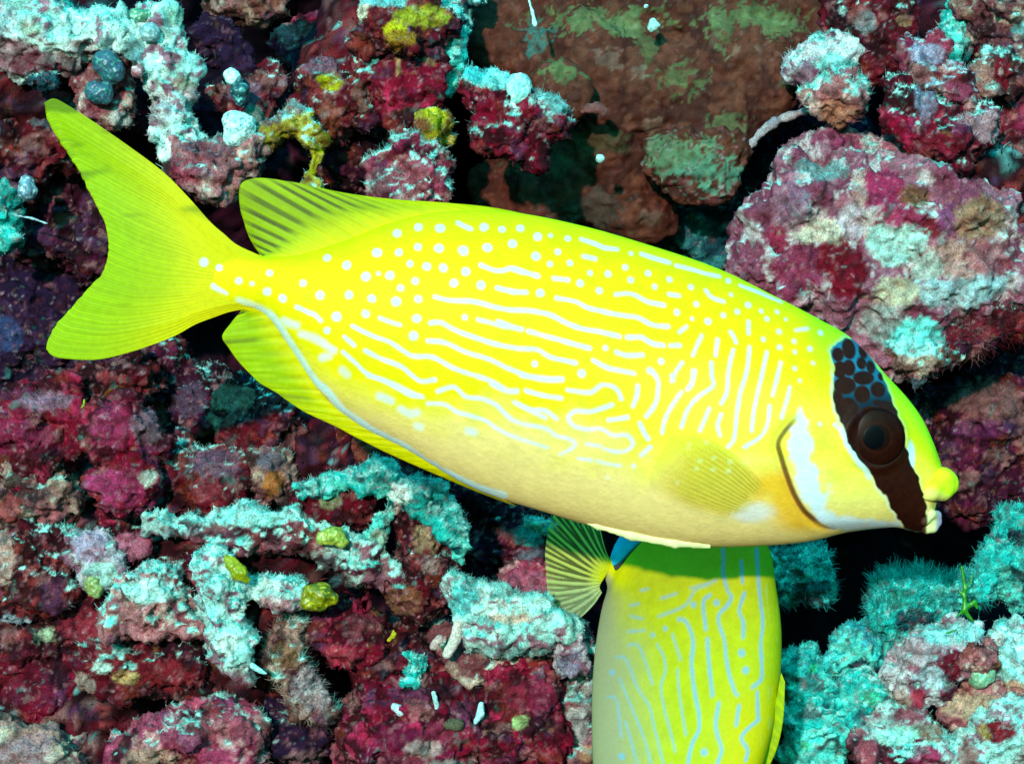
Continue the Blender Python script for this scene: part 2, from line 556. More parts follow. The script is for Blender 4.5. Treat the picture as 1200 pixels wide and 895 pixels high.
# ------------------------------------------------------------------ reef growth, lump by lump
# ---- brown plate coral, overlapping lobes (top centre)
PL = dict(flat=0.38, rough=0.22, big=4.0, mat=M_PLATE, speck=0.04, h=6.0)
GP = 'lobes of brown plate coral'
GR = '#5c6440'
def plate(label, z, ch, patches=(), **kw):
    a = dict(PL)
    a.update(kw)
    o = lump('plate_coral', label, 'coral', z, ch, 'brown', sed=0.0, patches=patches, group=GP, **dict(dict(k=30), **a))
    return o
PATCH = [(700,25,56,15,GR,.75),(738,30,26,10,'#66704c',.6),(790,95,28,16,GR,.6),(757,62,12,22,GR,.5),(715,78,14,10,'#7c5850',.5),(745,88,10,10,'#84605a',.5),(765,150,9,8,'#80584a',.6),
         (880,22,40,16,GR,.75),(905,35,20,14,GR,.7),(845,42,14,22,GR,.6),(858,64,8,8,'#8a6458',.5),(885,60,9,9,'#8a6458',.5),(925,95,14,12,GR,.5),(640,190,40,12,'#4c4a38',.6),(700,245,40,20,'#44423c',.5),(760,255,14,9,'#6a5048',.5),(690,170,30,14,'#46482e',.5),(632,48,14,20,'#3a6a66',.7),
         (850,150,20,14,'#66704c',.5)]
pr = lump('plate_coral', 'broad smooth brown plate coral with green patches and a wavy pale rim', 'coral', 500,
     [[(600,40,48,30),(630,90,40,20),(690,60,52,0),(735,110,66,0),(790,110,62,10),(850,70,58,0),(890,90,58,0),(925,60,44,10)],[(735,110,66,0),(720,170,64,25),(640,215,60,45),(590,225,46,60)],[(890,110,50,-5),(900,128,24,-5),(878,148,22,-5),(858,172,24,-5)],[(720,170,64,25),(740,225,56,40),(755,235,48,40)],
      [(790,110,62,10),(820,150,54,0),(850,140,46,-10),(890,110,50,-5)],[(600,0,50,40),(760,10,60,20),(850,5,60,20),(930,0,50,20)],[(600,130,50,50),(640,150,50,45)]],
     'brown', 0.0, patches=PATCH, k=8, flat=0.5, rough=0.45, big=8.0, mat=M_PLATE, speck=0.05, h=6.0)
def rim(parent, z, pts, colr, seed):
    (cx, cy), V, F = blob_mesh([pts], 8, 0.9, 3.5, 1)
    vn = vnormals(V, F)
    V = V + vn * (3.2 * (fbm(V, 9, 2, seed) - 0.5) * 2)[:, None]
    c = mixc(np.tile(lin(colr), (len(V), 1)), lin('#8a7a88'), sstep(0.5, 0.65, fbm(V, 10, 2, seed + 2)))
    loc, s = at(cx, cy, z)
    link('growing_edge', new_mesh('growing_edge', to_world(V, s), F, c), M_REEF, parent, loc - parent.location)
rim(pr, 463, [(962,120,3),(945,129,4),(925,136,4.5),(906,144,4.5),(892,155,4),(880,169,4),(871,186,3.5),(864,202,3),(853,215,3),(838,225,2.5),(820,231,2.5),(800,229,2.5),(782,220,2.5),(768,207,2)], '#a89098', 3)
plate('coral tongue with rough grey green top and brown rim, low on the plate', 455, [[(780,182,24),(800,200,30),(825,206,30),(848,196,24)],[(800,186,26),(840,184,26)]], [(806,188,40,20,'#5a6c50',.9),(828,202,34,17,'#587c68',.9),(790,178,30,14,'#5a6c50',.8)], flat=0.5, rough=0.9, speck=.5)
plate('small round brown coral lobe with green cap, left on the broad plate', 425, [[(655,100,34),(662,108,32)]], [(664,86,26,13,GR,.8)], flat=0.6)
plate('little curled pinkish brown coral chip poking out beside the round lobe', 400, [[(682,131,2.5),(691,127,4),(701,125,5),(708,130,3.5)],[(701,125,4),(706,133,3)]], [(696,126,20,12,'#7a4444',.8)], flat=0.8, h=2.0, k=4)

# ---- upper left
GW = 'pale turf covered ridges'
def rock(name, label, z, ch, pal, sed=.4, fuzz=0, patches=(), cat='coral rock', **kw):
    return lump(name, label, cat, z, ch, pal, sed, fuzz, patches=patches, **kw)
rock('turf_ridge', 'white and turquoise turf ridge above the raised tail lobe', 380, [[(10,35,38),(45,52,40),(85,48,34),(120,40,30),(150,42,26)],[(60,20,28),(35,10,30)]], 'white', .55, 2500, [(20,70,30,20,'#a86878',.8),(60,80,40,14,'#6a1a2c',.8),(8,30,20,16,'#c898a8',.5),(100,60,16,10,'#b07880',.6),(45,40,14,8,'#a89868',.5),(130,55,10,8,'#2a8088',.6)])
rock('turf_ridge', 'speckled white reef branch running down from the top edge, with green specks', 370, [[(185,20,26),(182,55,26),(192,90,28),(205,125,28),(212,160,26),(228,185,22)],[(160,62,22),(185,60,24)]], 'white', .35, 2200, [(160,75,14,30,'#3a8a94',.7),(160,86,9,10,'#d09090',.8),(215,100,12,8,'#a07a50',.6),(190,130,16,22,'#b890a0',.6),(235,112,16,8,'#c07080',.6),(220,20,20,14,'#7aa890',.6)])
rock('coral_mound', 'coral pink knob with pale cap above the soft dorsal fin', 350, [[(215,195,30),(245,200,28),(280,192,26)],[(293,182,18),(258,180,20)]], 'rose', .38, 1600, [(194,178,9,16,'#f0f0f0',.9),(250,170,30,14,'#7a4a5a',.7),(220,205,20,14,'#a03048',.6)])
rock('sponge', 'black velvety sponge lump near the top left', 390, [[(243,32,18),(250,45,14)],[(262,62,20),(275,75,14)]], 'purple', 0, 900, cat='sponge', flen=4, speck=.3)
rock('coral_rock', 'dark maroon rock under the white turf ridge, left edge', 470, [[(20,85,50),(70,100,45),(40,140,50)],[(15,180,50),(70,170,40)]], 'maroon', .2, 1500, [(25,120,20,12,'#b07080',.5),(70,135,26,20,'#3a8a98',.3)])
rock('coral_rock', 'wine red rock showing left of the tail notch', 560, [[(90,230,46),(120,290,40),(60,270,46)],[(100,190,30)]], 'wine', .15, 900)
rock('coral_rock', 'small teal oval lump just above the upper tail tip', 350, [[(38,100,8),(52,98,9)]], 'teal', .4, 200, h=3)
def squirt(label, z, ch, cols, seed=1, k=5, name='sea_squirt', cat='sea squirt', rough=1.7, h=2.5, group=None):
    (cx, cy), V, F = blob_mesh(ch, k, 1.0, h, 1)
    vn = vnormals(V, F)
    V = V + vn * (rough * 1.6 * (fbm(V, 7, 3, seed) - 0.5) * 2)[:, None]
    n = fbm(V, 8, 2, seed + 3)
    c = mixc(np.tile(lin(cols[0]), (len(V), 1)), lin(cols[1]), sstep(.45, .58, n))
    c = mixc(c, lin(cols[2]), sstep(.68, .8, vnoise(V, 3.0, seed + 7)))
    loc, s = at(cx, cy, z)
    o = link(name, new_mesh(name, to_world(V, s), F, c), M_SQUIRT, None, loc)
    tag(o, label, cat, group)
    N_TRI[0] += len(F) * 2
    return o
rock('coral_mound', 'dusky mauve lump behind the stack of sea squirts', 385, [[(268,112,20),(295,120,24),(300,150,20)],[(310,100,18),(285,95,14)]], 'maroon', .28, 900, [(290,110,20,14,'#7a5068',.7),(300,140,12,12,'#3a8a80',.5)])
rock('coral_mound', 'pinkish rock with pale lip beneath the grey blue two lobed sea squirt', 385, [[(105,120,20),(130,112,24),(148,130,18)],[(135,85,18),(100,95,18)],[(142,140,12)]], 'rose', .25, 900, [(142,140,12,12,'#d0c0c0',.8),(108,135,16,10,'#a04858',.7)])
GS = 'sea squirts and small round growths on the reef'
squirt('pale speckled egg shaped sea squirt hanging on the reef near the dorsal fin', 330, [[(272,142,12),(280,150,19),(276,160,14)]], ('#b8dce0', '#d8ecec', '#6a8a98'), 3, group=GS)
squirt('dark teal ball on top of the pale egg shaped sea squirt', 325, [[(281,108,12),(282,116,8)]], ('#1c3a44', '#2a5058', '#58a0a0'), 4, group=GS)
squirt('bright white blob topping the stack of sea squirts', 330, [[(272,90,10)]], ('#c8f4f4', '#e8ffff', '#80d0d4'), 5, group=GS)
squirt('grey blue two lobed sea squirt resting over the upper tail lobe', 345, [[(124,74,16),(132,84,14)],[(112,108,13),(122,110,12)]], ('#285864', '#3a5068', '#4a8a80'), 6, k=8, group=GS)
squirt('small grey blue speckled sea squirt at the left edge beside the tail', 400, [[(31,214,9),(32,224,12)]], ('#5a7488', '#7a94a8', '#c8d8e0'), 7, group=GS)
squirt('pink bead among white turf beside the grey two lobed squirt', 335, [[(161,84,8)]], ('#c08088', '#a86070', '#e8c8c8'), 8, group=GS)
squirt('grey round bead on the white branch near the top', 335, [[(176,38,12)]], ('#7a9aa4', '#94b4b8', '#c8e0e0'), 18, group=GS)
squirt('greenish bead at the top of the white branch', 345, [[(160,18,8),(170,18,7)]], ('#6aa080', '#4a8068', '#a8d8b8'), 19, group=GS)
rock('turf_ridge', 'turquoise turf strip at the left edge beside the tail', 450, [[(-8,215,14),(0,250,12),(2,285,12)]], 'cyan', .5, 500)

# ---- upper middle left
rock('coral_mound', 'pinkish brown overhang at the very top, left of the dark hole', 400, [[(265,-5,22),(300,0,28),(320,8,16)]], 'tan', .2, 900)
rock('coral_mound', 'maroon knob with yellow sponge spot below the dark hole', 400, [[(375,95,26),(385,130,26),(388,155,18)],[(360,110,20)]], 'maroon', .22, 1100, [(389,100,14,12,'#b09a10',.95),(372,75,30,16,'#8a5a70',.6),(385,140,14,22,'#a85038',.5)])
rock('sponge', 'yellow and white crusted arch around a dark hole above the dorsal fin', 360, [[(302,168,8),(320,156,10),(345,150,11),(365,165,12),(376,190,13),(368,210,11)],[(345,130,14),(352,152,12)]], 'yellow', .45, 1200, [(340,125,20,14,'#8a6878',.7),(320,140,20,10,'#603a5a',.7),(374,195,12,22,'#d0b810',.7)], cat='sponge')
rock('coral_mound', 'dark red lump inside the hole at the top', 600, [[(350,70,34),(385,45,30)]], 'crimson', 0.05, 300)
rock('coral_mound', 'maroon boulder with yellow sponge crust and white rim at the top', 370, [[(445,25,34),(475,45,38),(505,35,30)],[(440,45,26),(500,70,24)],[(480,0,30)]], 'maroon', .3, 1600, [(466,42,13,14,'#c0ac18',.95),(495,22,30,14,'#a8a028',.85),(425,12,10,16,'#f0d8c0',.85),(455,5,30,8,'#70c8d0',.8),(470,52,18,10,'#a06818',.8)])
rock('coral_mound', 'deep red knob under the yellow crusted boulder', 385, [[(470,110,32),(490,95,30),(480,135,26)],[(500,120,20)]], 'crimson', .12, 900, [(505,70,10,14,'#8a6a40',.6),(468,80,3,12,'#c09060',.7)])
rock('coral_mound', 'narrow mauve knob streaked with turquoise beside the deep red knob', 400, [[(425,60,14),(432,85,14),(428,115,16),(425,140,14)]], 'maroon', .5, 900, [(430,60,10,14,'#3aa8b8',.8),(440,72,14,8,'#5ab8b8',.7),(425,120,12,20,'#8a5850',.6)])
rock('sponge', 'yellow patched column edge beside the dark gap, right of the deep red knob', 370, [[(512,155,16),(500,150,14),(520,140,12)],[(522,165,9)]], 'yellow', .25, 700, [(510,140,12,14,'#c8b820',.9),(490,150,14,10,'#7a2030',.7)], cat='sponge')
rock('turf_ridge', 'thin turquoise ridge on the column edge left of the tufted knob', 390, [[(526,25,12),(528,60,10),(522,95,9),(518,115,8)]], 'cyan', .55, 900)
rock('coral_mound', 'pale fuzzy knob with pink middle just above the back of the big fish', 350, [[(455,195,24),(480,185,28),(505,195,22)],[(465,220,26),(500,220,24)]], 'pink', .52, 3200, [(477,200,20,16,'#a84a5a',.9),(445,215,16,14,'#7a4a50',.7)], flen=11)
rock('coral_rock', 'dark maroon cleft rock between the yellow knob and the fuzzy pink knob', 470, [[(415,190,36),(420,160,30),(445,165,24)]], 'wine', .1, 500)
rock('turf_ridge', 'teal mossy lump at the top beside the brown plates', 460, [[(535,5,22),(540,25,14)],[(550,0,12)]], 'teal', .6, 700)
rock('coral_mound', 'crimson tufted knob with bright turquoise top, in front of the brown plates', 340, [[(550,95,18),(575,110,28),(605,130,30),(635,148,28)],[(590,155,32),(625,165,30)],[(640,135,24),(655,150,16)]], 'crimson', .42, 4200, [(575,90,34,16,'#88dcdc',.85),(650,120,22,14,'#70b8b8',.7),(556,80,14,22,'#2cc0c8',.8)], flen=11)
squirt('pale round bead with dimple on the tufted crimson knob', 318, [[(607,101,16),(608,112,14)]], ('#88c8c8', '#a8dcd8', '#d8d0d8'), 9, group=GS)
squirt('white blob on turquoise top of the tufted crimson knob', 318, [[(607,130,10),(600,122,8)]], ('#a0f0ec', '#d0fcf8', '#58c8d0'), 10, group=GS)

# ---- upper right
rock('coral_mound', 'speckled lavender and turquoise knob at the end of the brown plates', 420, [[(940,75,20),(965,65,24),(990,62,22)],[(955,90,20),(980,85,20)]], 'pale', .45, 2200, [(950,88,18,14,'#7a3a58',.7),(975,80,24,12,'#80dcd8',.7)])
rock('coral_mound', 'turquoise capped knob with orange pink underside, hanging over the dark gap', 390, [[(965,112,18),(985,108,20),(995,122,16)],[(975,128,20),(985,134,16)]], 'rose', .55, 2600, [(975,135,22,14,'#b06a58',.9)], flen=12)
rock('coral_mound', 'mottled maroon knob at the top right of the plates', 430, [[(985,15,24),(980,40,20)],[(1020,20,30),(1040,50,28),(1030,75,24)],[(1045,10,26)]], 'maroon', .25, 2000, [(983,18,5,5,'#c8f0f0',.8),(1010,30,10,14,'#a0a0a8',.5),(1055,30,8,6,'#c09070',.6)])
rock('turf_ridge', 'bright turquoise turf strand hanging from the top right edge', 480, [[(1112,-5,10),(1118,30,10),(1116,60,9),(1112,90,8)],[(1125,15,8),(1130,30,6)]], 'cyan', .6, 1400)
rock('coral_rock', 'deep blue shaded rock behind the turquoise turf strand', 640, [[(1080,20,36),(1085,60,30),(1140,60,30)]], 'teal', .1, 300, [(1080,20,40,40,'#101c50',.8)])  # shade of the gap painted over the rock as deep blue
rock('coral_mound', 'lavender topped pink branch pointing down to the right', 400, [[(1065,62,18),(1090,78,22),(1115,98,20),(1135,118,13)],[(1098,42,12),(1100,52,10)]], 'pink', .4, 1600, [(1085,65,22,12,'#b0a8c8',.7),(1120,112,18,10,'#a03a58',.6)], sedc=('#8ab0c8', '#c0d8e0'))
rock('coral_mound', 'maroon horizontal branch with pale rounded tip in the upper right', 380, [[(1048,105,20),(1055,135,26),(1080,155,28),(1115,158,26),(1150,152,24)],[(1075,130,20),(1110,140,20)]], 'crimson', .32, 2600, [(1155,150,18,20,'#b88a98',.85),(1100,170,40,12,'#7a1428',.7),(1130,142,14,8,'#c88a98',.6),(1080,120,14,22,'#8a88a8',.6)], flen=10)
rock('coral_rock', 'pink tan rough rock filling the top right corner', 480, [[(1165,20,40),(1195,30,45),(1190,75,34)],[(1150,0,30)]], 'tan', .25, 2000, [(1195,40,16,12,'#60b8c0',.7)])
rock('coral_mound', 'teal rimmed knob with crimson centre at the right edge', 430, [[(1160,80,16),(1175,72,14),(1188,88,14)],[(1160,100,16),(1180,105,12)]], 'tan', .5, 1400, [(1170,90,10,18,'#7a1020',.95),(1169,87,3,3,'#d0a0a0',.9)])
rock('coral_rock', 'dusky pink rock at the right edge above the boulder', 500, [[(1190,130,34),(1185,170,30),(1200,200,34)],[(1160,190,24)]], 'pink', .2, 1500, [(1190,215,20,18,'#7a1838',.8)])
rock('coral_rock', 'shaded purple rock in the gap under the turquoise capped knob', 640, [[(930,170,46),(890,200,40),(985,170,36)]], 'purple', .1, 500, [(880,215,40,30,'#14283c',.7)])  # gap shade painted into the dark purple and its patch
rock('coral_rock', 'dark teal rock in the gap between brown plate and pink boulder', 640, [[(800,270,36),(835,255,40),(830,290,34)]], 'teal', .2, 500, [(850,240,30,30,'#0c1424',.8)])  # shade of the gap painted in as a near-black patch
rock('coral_boulder', 'big pink and cream boulder with crimson patches above the head of the big fish', 400,
     [[(895,285,44),(945,238,48),(985,215,36)],[(1010,240,50),(1070,255,60),(1125,270,58),(1165,290,44)],[(935,320,50),(1000,330,60),(1060,340,62),(1120,340,52)],[(1030,385,48),(1070,395,42)],[(880,310,36),(1175,330,40)],[(955,265,50),(1000,290,44)]],
     'mauve', .24, 4200, [(930,318,40,36,'#8a2c48',1),(978,315,28,36,'#74081c',1),(1024,228,24,26,'#a02850',1),(1050,262,22,20,'#a83458',1),(1020,272,9,10,'#98183c',1),(1082,270,12,12,'#7a1a28',1),(1092,338,18,12,'#981c44',1),(1062,322,11,9,'#6a1414',1),(905,285,12,16,'#a02848',.9),(1100,262,14,18,'#8c3c68',.8),
      (950,272,34,15,'#d0b4a4',.85),(992,262,16,20,'#c8a8b4',.8),(1000,225,8,22,'#c09890',.6),(1008,268,7,18,'#c8a8a0',.6),(1040,290,30,24,'#b4ccc8',.9),(1110,308,34,24,'#c08880',.8),(1075,318,20,16,'#b8b0a8',.8),(1105,345,48,17,'#a8b8c0',.85),(1150,335,28,12,'#a8c4cc',.8),(1060,395,36,20,'#70dcd8',.85),(1085,420,20,16,'#70d8dc',.8),(1040,345,26,18,'#c8b098',.85),(1025,378,22,22,'#a09898',.8),(1062,238,16,14,'#7a4828',.8),(1140,265,34,24,'#a87858',.7),(1150,300,30,26,'#9c4c58',.7),(960,200,30,14,'#5c9898',.6),(925,250,20,24,'#8c5c74',.7)], k=20, h=6.5, flen=9, rough=.95, big=9)
rock('coral_mound', 'dusky pink shoulder joining the boulder to the knobs above it', 440, [[(940,185,26),(975,185,28),(1010,190,28),(1050,195,30)],[(1090,200,28),(1130,205,28)],[(985,165,18)]], 'mauve', .2, 1400, [(975,175,30,18,'#8c2a50',.7),(1060,195,34,14,'#8a8a98',.6),(1120,205,30,14,'#7a2c3c',.6)])
rock('coral_mound', 'crimson ledge with pale hanging filaments below the pink boulder at the right', 385, [[(1100,380,22),(1130,375,26),(1160,372,24),(1190,380,18)],[(1130,395,22),(1105,400,16)]], 'maroon', .2, 3200, [(1130,385,30,14,'#8a2034',.6)], flen=15, fuzz_all=.5)
rock('coral_mound', 'pale fringed bump at the lower corner of the pink boulder', 375, [[(1060,415,22),(1085,425,24),(1110,425,16)],[(1070,440,14)]], 'tan', .5, 2600, [(1070,405,30,14,'#a8f0f0',.9),(1075,452,12,8,'#2a6070',.7)], flen=14)
rock('coral_rock', 'dim purple brown rock face right of the snout of the big fish', 620, [[(1090,500,46),(1140,510,60),(1190,480,60)],[(1150,560,50),(1195,560,40)],[(1100,560,36)]], 'wine', .05, 900, [(1150,470,40,24,'#8a5a58',.6),(1140,500,30,12,'#6a2858',.6)], k=24)

# ---- lower right, turf rocks, cyan ambient light painted into their colour
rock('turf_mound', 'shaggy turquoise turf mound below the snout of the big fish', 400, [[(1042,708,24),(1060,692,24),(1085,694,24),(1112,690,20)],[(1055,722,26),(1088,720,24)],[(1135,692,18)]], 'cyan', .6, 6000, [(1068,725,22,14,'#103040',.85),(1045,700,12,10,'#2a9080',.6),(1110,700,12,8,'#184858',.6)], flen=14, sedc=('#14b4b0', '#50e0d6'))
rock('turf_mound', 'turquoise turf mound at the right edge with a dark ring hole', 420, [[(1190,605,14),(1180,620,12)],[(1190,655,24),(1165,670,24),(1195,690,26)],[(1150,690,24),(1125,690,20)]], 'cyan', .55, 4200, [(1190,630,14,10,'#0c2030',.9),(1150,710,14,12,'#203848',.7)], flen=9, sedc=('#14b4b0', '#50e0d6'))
rock('turf_mound', 'teal fuzzy patch beside the edge of the second fish', 440, [[(920,655,20),(945,655,22),(960,670,16)],[(925,685,20),(950,690,14)]], 'cyan', .4, 3000, [(945,690,22,14,'#14404c',.8)], flen=11, sedc=('#12a8a8', '#48d4cc'))
rock('turf_rock', 'smooth turquoise slab rising right of the dark hollow', 410, [[(985,775,22),(1005,760,26),(1030,750,26)],[(1010,785,20),(1035,775,22)]], 'cyan', .5, 900, [(1005,780,12,10,'#14303c',.9),(1028,790,14,12,'#143444',.9),(1020,745,16,8,'#2a7a98',.6)], rough=.7, sedc=('#14a4b0', '#48d0cc'))
rock('turf_rock', 'turquoise lumpy rock beside the lower edge of the second fish', 400, [[(925,785,20),(945,780,22),(960,800,20)],[(930,805,20),(965,815,16)]], 'cyan', .45, 1500, [(948,795,16,10,'#3a7878',.7),(950,780,6,5,'#40d090',.8)], rough=.8, sedc=('#18b4ac', '#60e0d0'))
rock('turf_rock', 'turquoise blocky rock with a green tinge left of the pale crimson spotted rock', 390, [[(995,805,18),(1015,810,22),(1030,830,18)],[(990,825,18),(1005,840,16)]], 'cyan', .5, 1300, [(1018,815,10,8,'#50d0a0',.6),(1008,838,12,8,'#1c4450',.8)], rough=.8)
rock('turf_rock', 'brightest turquoise rock at the bottom edge beside the second fish', 380, [[(945,858,24),(968,855,22),(980,870,18)],[(940,885,26),(970,890,24)]], 'cyan', .65, 1800, [(940,870,6,5,'#40d8a0',.8)], rough=.8, sedc=('#28ccc4', '#88f0e2'))
rock('turf_rock', 'small turquoise lump in the bottom edge under the second fish', 410, [[(888,890,18),(870,900,16)]], 'cyan', .6, 500, rough=.8)
rock('turf_rock', 'small turquoise lump with brown pit below the lumpy rock', 395, [[(925,828,20),(950,830,20)],[(940,842,14)]], 'cyan', .55, 1000, [(945,832,14,6,'#4a5a5c',.8)], rough=.8)
rock('coral_rock', 'pale lilac rock with crimson patches in the lower right', 370, [[(1060,790,30),(1085,770,30),(1110,765,26)],[(1070,815,26),(1095,800,30)],[(1120,780,20)],[(1130,740,22),(1095,745,20)]], 'pale', .4, 2600, [(1108,778,20,20,'#74142c',.98),(1112,808,18,14,'#6a1430',.95),(1072,815,10,14,'#b03048',.9),(1052,820,16,14,'#c09088',.8),(1085,790,22,14,'#a8b4c0',.8),(1120,740,40,10,'#90d8d8',.8)])
rock('coral_mound', 'salmon flaky knob on the pale lilac rock, by the crimson patch', 345, [[(1132,768,12),(1148,768,14)],[(1155,778,8)]], 'rose', .1, 400, h=3)
rock('coral_rock', 'white turf rock at the right edge of the lower corner', 385, [[(1190,765,30),(1175,790,28),(1200,800,30)]], 'white', .5, 1800, [(1175,815,26,20,'#d0907c',.9),(1195,830,14,20,'#9a3a30',.9)])
squirt('smooth green grey blob between salmon knob and white rock', 345, [[(1148,795,12),(1155,790,12)]], ('#7a9478', '#88a888', '#50c0a0'), 11, group=GS)
squirt('tiny green bead at the right near the salmon knob', 340, [[(1161,776,5)]], ('#58b060', '#70c878', '#90d898'), 12, h=1.8, group=GS)
rock('coral_mound', 'peach coloured lump in the lower right corner', 375, [[(1130,830,18),(1150,820,18),(1172,810,16)],[(1120,840,14)]], 'rose', .1, 700, [(1140,825,40,14,'#d8a890',.8)])
rock('coral_rock', 'mottled turquoise and pink rubble along the bottom right edge', 370, [[(1020,880,28),(1055,870,30),(1085,865,28)],[(1060,895,24),(1110,885,30)],[(1035,850,20)],[(1075,845,18)]], 'mix', .45, 2600, [(1078,880,20,12,'#a83058',.9),(1012,880,10,18,'#a04858',.8),(1085,855,18,12,'#8a7060',.7),(1050,858,26,10,'#a8e8dc',.7)])
rock('coral_rock', 'pale rubble with a dark red wet patch in the bottom right corner', 365, [[(1150,870,32),(1185,870,34)],[(1170,840,24),(1195,850,24)],[(1135,890,24)]], 'white', .35, 2200, [(1163,850,18,12,'#7a1420',.98),(1130,885,12,24,'#a05a58',.8),(1146,852,6,10,'#b08840',.8)])
def weed(label, z, pts, colr, seed):
    (cx, cy), V, F = blob_mesh(pts, 3, 1.0, 1.6, 1)
    c = np.tile(lin(colr), (len(V), 1)) * (0.7 + 0.6 * fbm(V, 5, 2, seed))[:, None]
    loc, s = at(cx, cy, z)
    o = link('seaweed', new_mesh('seaweed', to_world(V, s), F, c), M_SQUIRT, None, loc)
    tag(o, label, 'seaweed')
weed('bright green spindly seaweed sprig on the turquoise turf', 345, [[(1127,664,2),(1131,690,2.4),(1130,715,3),(1140,728,2)],[(1131,712,3),(1142,705,2.6),(1145,712,2)],[(1108,742,1.6),(1120,738,1.4)],[(1130,700,1.6),(1124,692,1.2)],[(1131,690,1.6),(1138,680,1.2),(1140,672,1)],[(1130,715,2),(1121,722,1.4)]], '#2a7c14', 3)

# ---- middle left
GC = 'rounded crimson coralline lumps'
rock('coral_rock', 'dark purple shaded rock left of the tail', 640, [[(20,330,60),(60,380,56),(20,420,50)],[(100,420,50),(70,300,40)]], 'purple', .03, 700, [(15,390,30,20,'#3a4a7a',.5),(60,330,30,30,'#241030',.6)], k=24, big=8)  # deep shade beside the tail put into the dark purple colour
rock('coral_lump', 'big crimson mound at the left edge under the tail', 400, [[(15,490,40),(50,490,44),(75,505,34)],[(45,535,40),(20,530,36)],[(70,450,20)]], 'crimson', .12, 1800, [(30,510,40,20,'#9a2850',.6),(60,470,34,12,'#a08098',.5)], group=GC)
rock('coral_lump', 'upper of two rose red balls under the lower tail lobe', 365, [[(130,500,30),(150,495,28),(140,515,30)],[(170,505,26),(185,520,18)]], 'crimson', .12, 1500, [(135,500,30,26,'#a03058',.7),(175,500,16,22,'#806070',.7)], group=GC)
rock('coral_lump', 'lower of two rose red balls, above the pale ridge', 360, [[(130,565,26),(155,560,28),(145,585,28)],[(165,580,22)]], 'crimson', .1, 1300, [(140,570,34,24,'#a83060',.8),(180,560,10,10,'#c0c0b8',.8)], group=GC)
rock('coral_rock', 'brown maroon rock directly under the tail lobe', 430, [[(110,440,26),(145,440,28),(165,455,20)],[(120,465,18)]], 'maroon', .15, 1000, [(148,462,18,8,'#a05a20',.7)])
rock('coral_rock', 'dark maroon rock under the anal fin', 520, [[(205,455,40),(240,480,44),(210,500,36)],[(190,420,30)]], 'wine', .2, 1300, [(230,470,20,20,'#5a4a60',.5)])
rock('coral_rock', 'rough brown maroon rock below the anal fin of the big fish', 430, [[(270,480,26),(300,490,34),(330,500,32)],[(285,460,20),(320,475,26)],[(290,525,32),(335,530,28)]], 'maroon', .2, 2200, [(270,465,30,14,'#a07068',.7),(240,500,20,14,'#b8a098',.5)])
rock('coral_rock', 'reddish brown shaded rock under the belly of the big fish', 470, [[(385,515,34),(420,535,34),(455,550,28)],[(380,545,30)]], 'maroon', .12, 1400, [(410,525,30,20,'#8a4838',.6)])
rock('coral_mound', 'orange and mauve crusted knob left of the pale arch', 410, [[(310,545,22),(315,570,22),(330,560,20)]], 'tan', .25, 900, [(322,565,10,16,'#a86030',.9),(320,540,14,10,'#706878',.8)])
rock('coral_rock', 'mottled maroon rock with pale crumbs between rose ball and pale ridge', 410, [[(210,540,30),(240,560,32),(270,555,30)],[(225,585,26),(260,585,26)]], 'maroon', .28, 2600, [(245,570,18,14,'#8a3440',.7),(260,540,30,16,'#6a5068',.6)])
rock('coral_rock', 'pinkish tan crumbly rock at the left edge below the crimson mound', 400, [[(15,565,28),(45,570,26),(70,590,24)],[(20,600,28),(55,605,26)]], 'tan', .22, 2200, [(20,595,16,16,'#9a3a3c',.8),(60,600,14,14,'#b06068',.7)])

# ---- lower left
rock('turf_ridge', 'long pale turquoise ridge sloping right across the lower left', 360, [[(180,612,10),(215,615,14),(260,612,17),(305,612,18),(345,622,20),(390,645,20),(430,660,20),(470,668,16)],[(240,630,16),(300,635,18)]], 'mix', .62, 4200, [(220,640,30,10,'#a85868',.7),(330,660,30,12,'#a04858',.7),(290,605,60,10,'#a0f0ec',.6)])
rock('turf_ridge', 'turquoise arch of turf right under the belly of the big fish', 350, [[(350,572,12),(385,566,14),(425,566,15),(465,568,18),(500,580,20),(520,600,18),(532,630,14),(538,660,11)],[(450,600,14),(440,630,14),(430,655,12)]], 'cyan', .62, 4600, [(470,578,14,14,'#e8f8f4',.9),(465,598,4,12,'#d8a8a0',.8),(445,635,12,16,'#b0a088',.6)], sedc=('#3cbcb8', '#98e4dc'))  # cyan ambient light inside the fish's shadow painted into the turf
rock('coral_mound', 'maroon knob with a pale ring framed by the turquoise arch', 385, [[(375,590,26),(400,585,28),(420,600,24)],[(395,605,22)]], 'maroon', .18, 1200, [(390,586,12,8,'#a8a880',.8)])
rock('coral_mound', 'speckled brown maroon column under the right end of the turquoise arch', 365, [[(480,610,26),(495,640,28),(500,675,28),(490,705,28)],[(515,660,22),(515,700,22)],[(470,680,22)]], 'maroon', .22, 3000, [(500,630,16,18,'#b09070',.7),(505,660,12,10,'#c8a0a0',.6),(470,700,22,18,'#8a5038',.6)], speck=1)
rock('turf_ridge', 'brightest white turquoise stalk of the forked ridge, above a white pointed tip', 330, [[(255,655,18),(262,680,24),(258,710,24),(262,745,24),(278,778,20),(290,795,12)],[(285,690,20),(315,690,20),(340,695,20)]], 'white', .62, 4200, [(325,705,20,10,'#d09098',.8),(275,795,30,12,'#8a4858',.8)])
rock('turf_ridge', 'pale topped pink knob forming the left arm of the forked ridge', 340, [[(155,695,22),(180,690,24),(205,705,22)],[(150,720,24),(185,725,26),(210,735,22)]], 'rose', .52, 3000, [(180,740,40,12,'#c07078',.8),(175,690,30,14,'#d0f4f0',.8)])
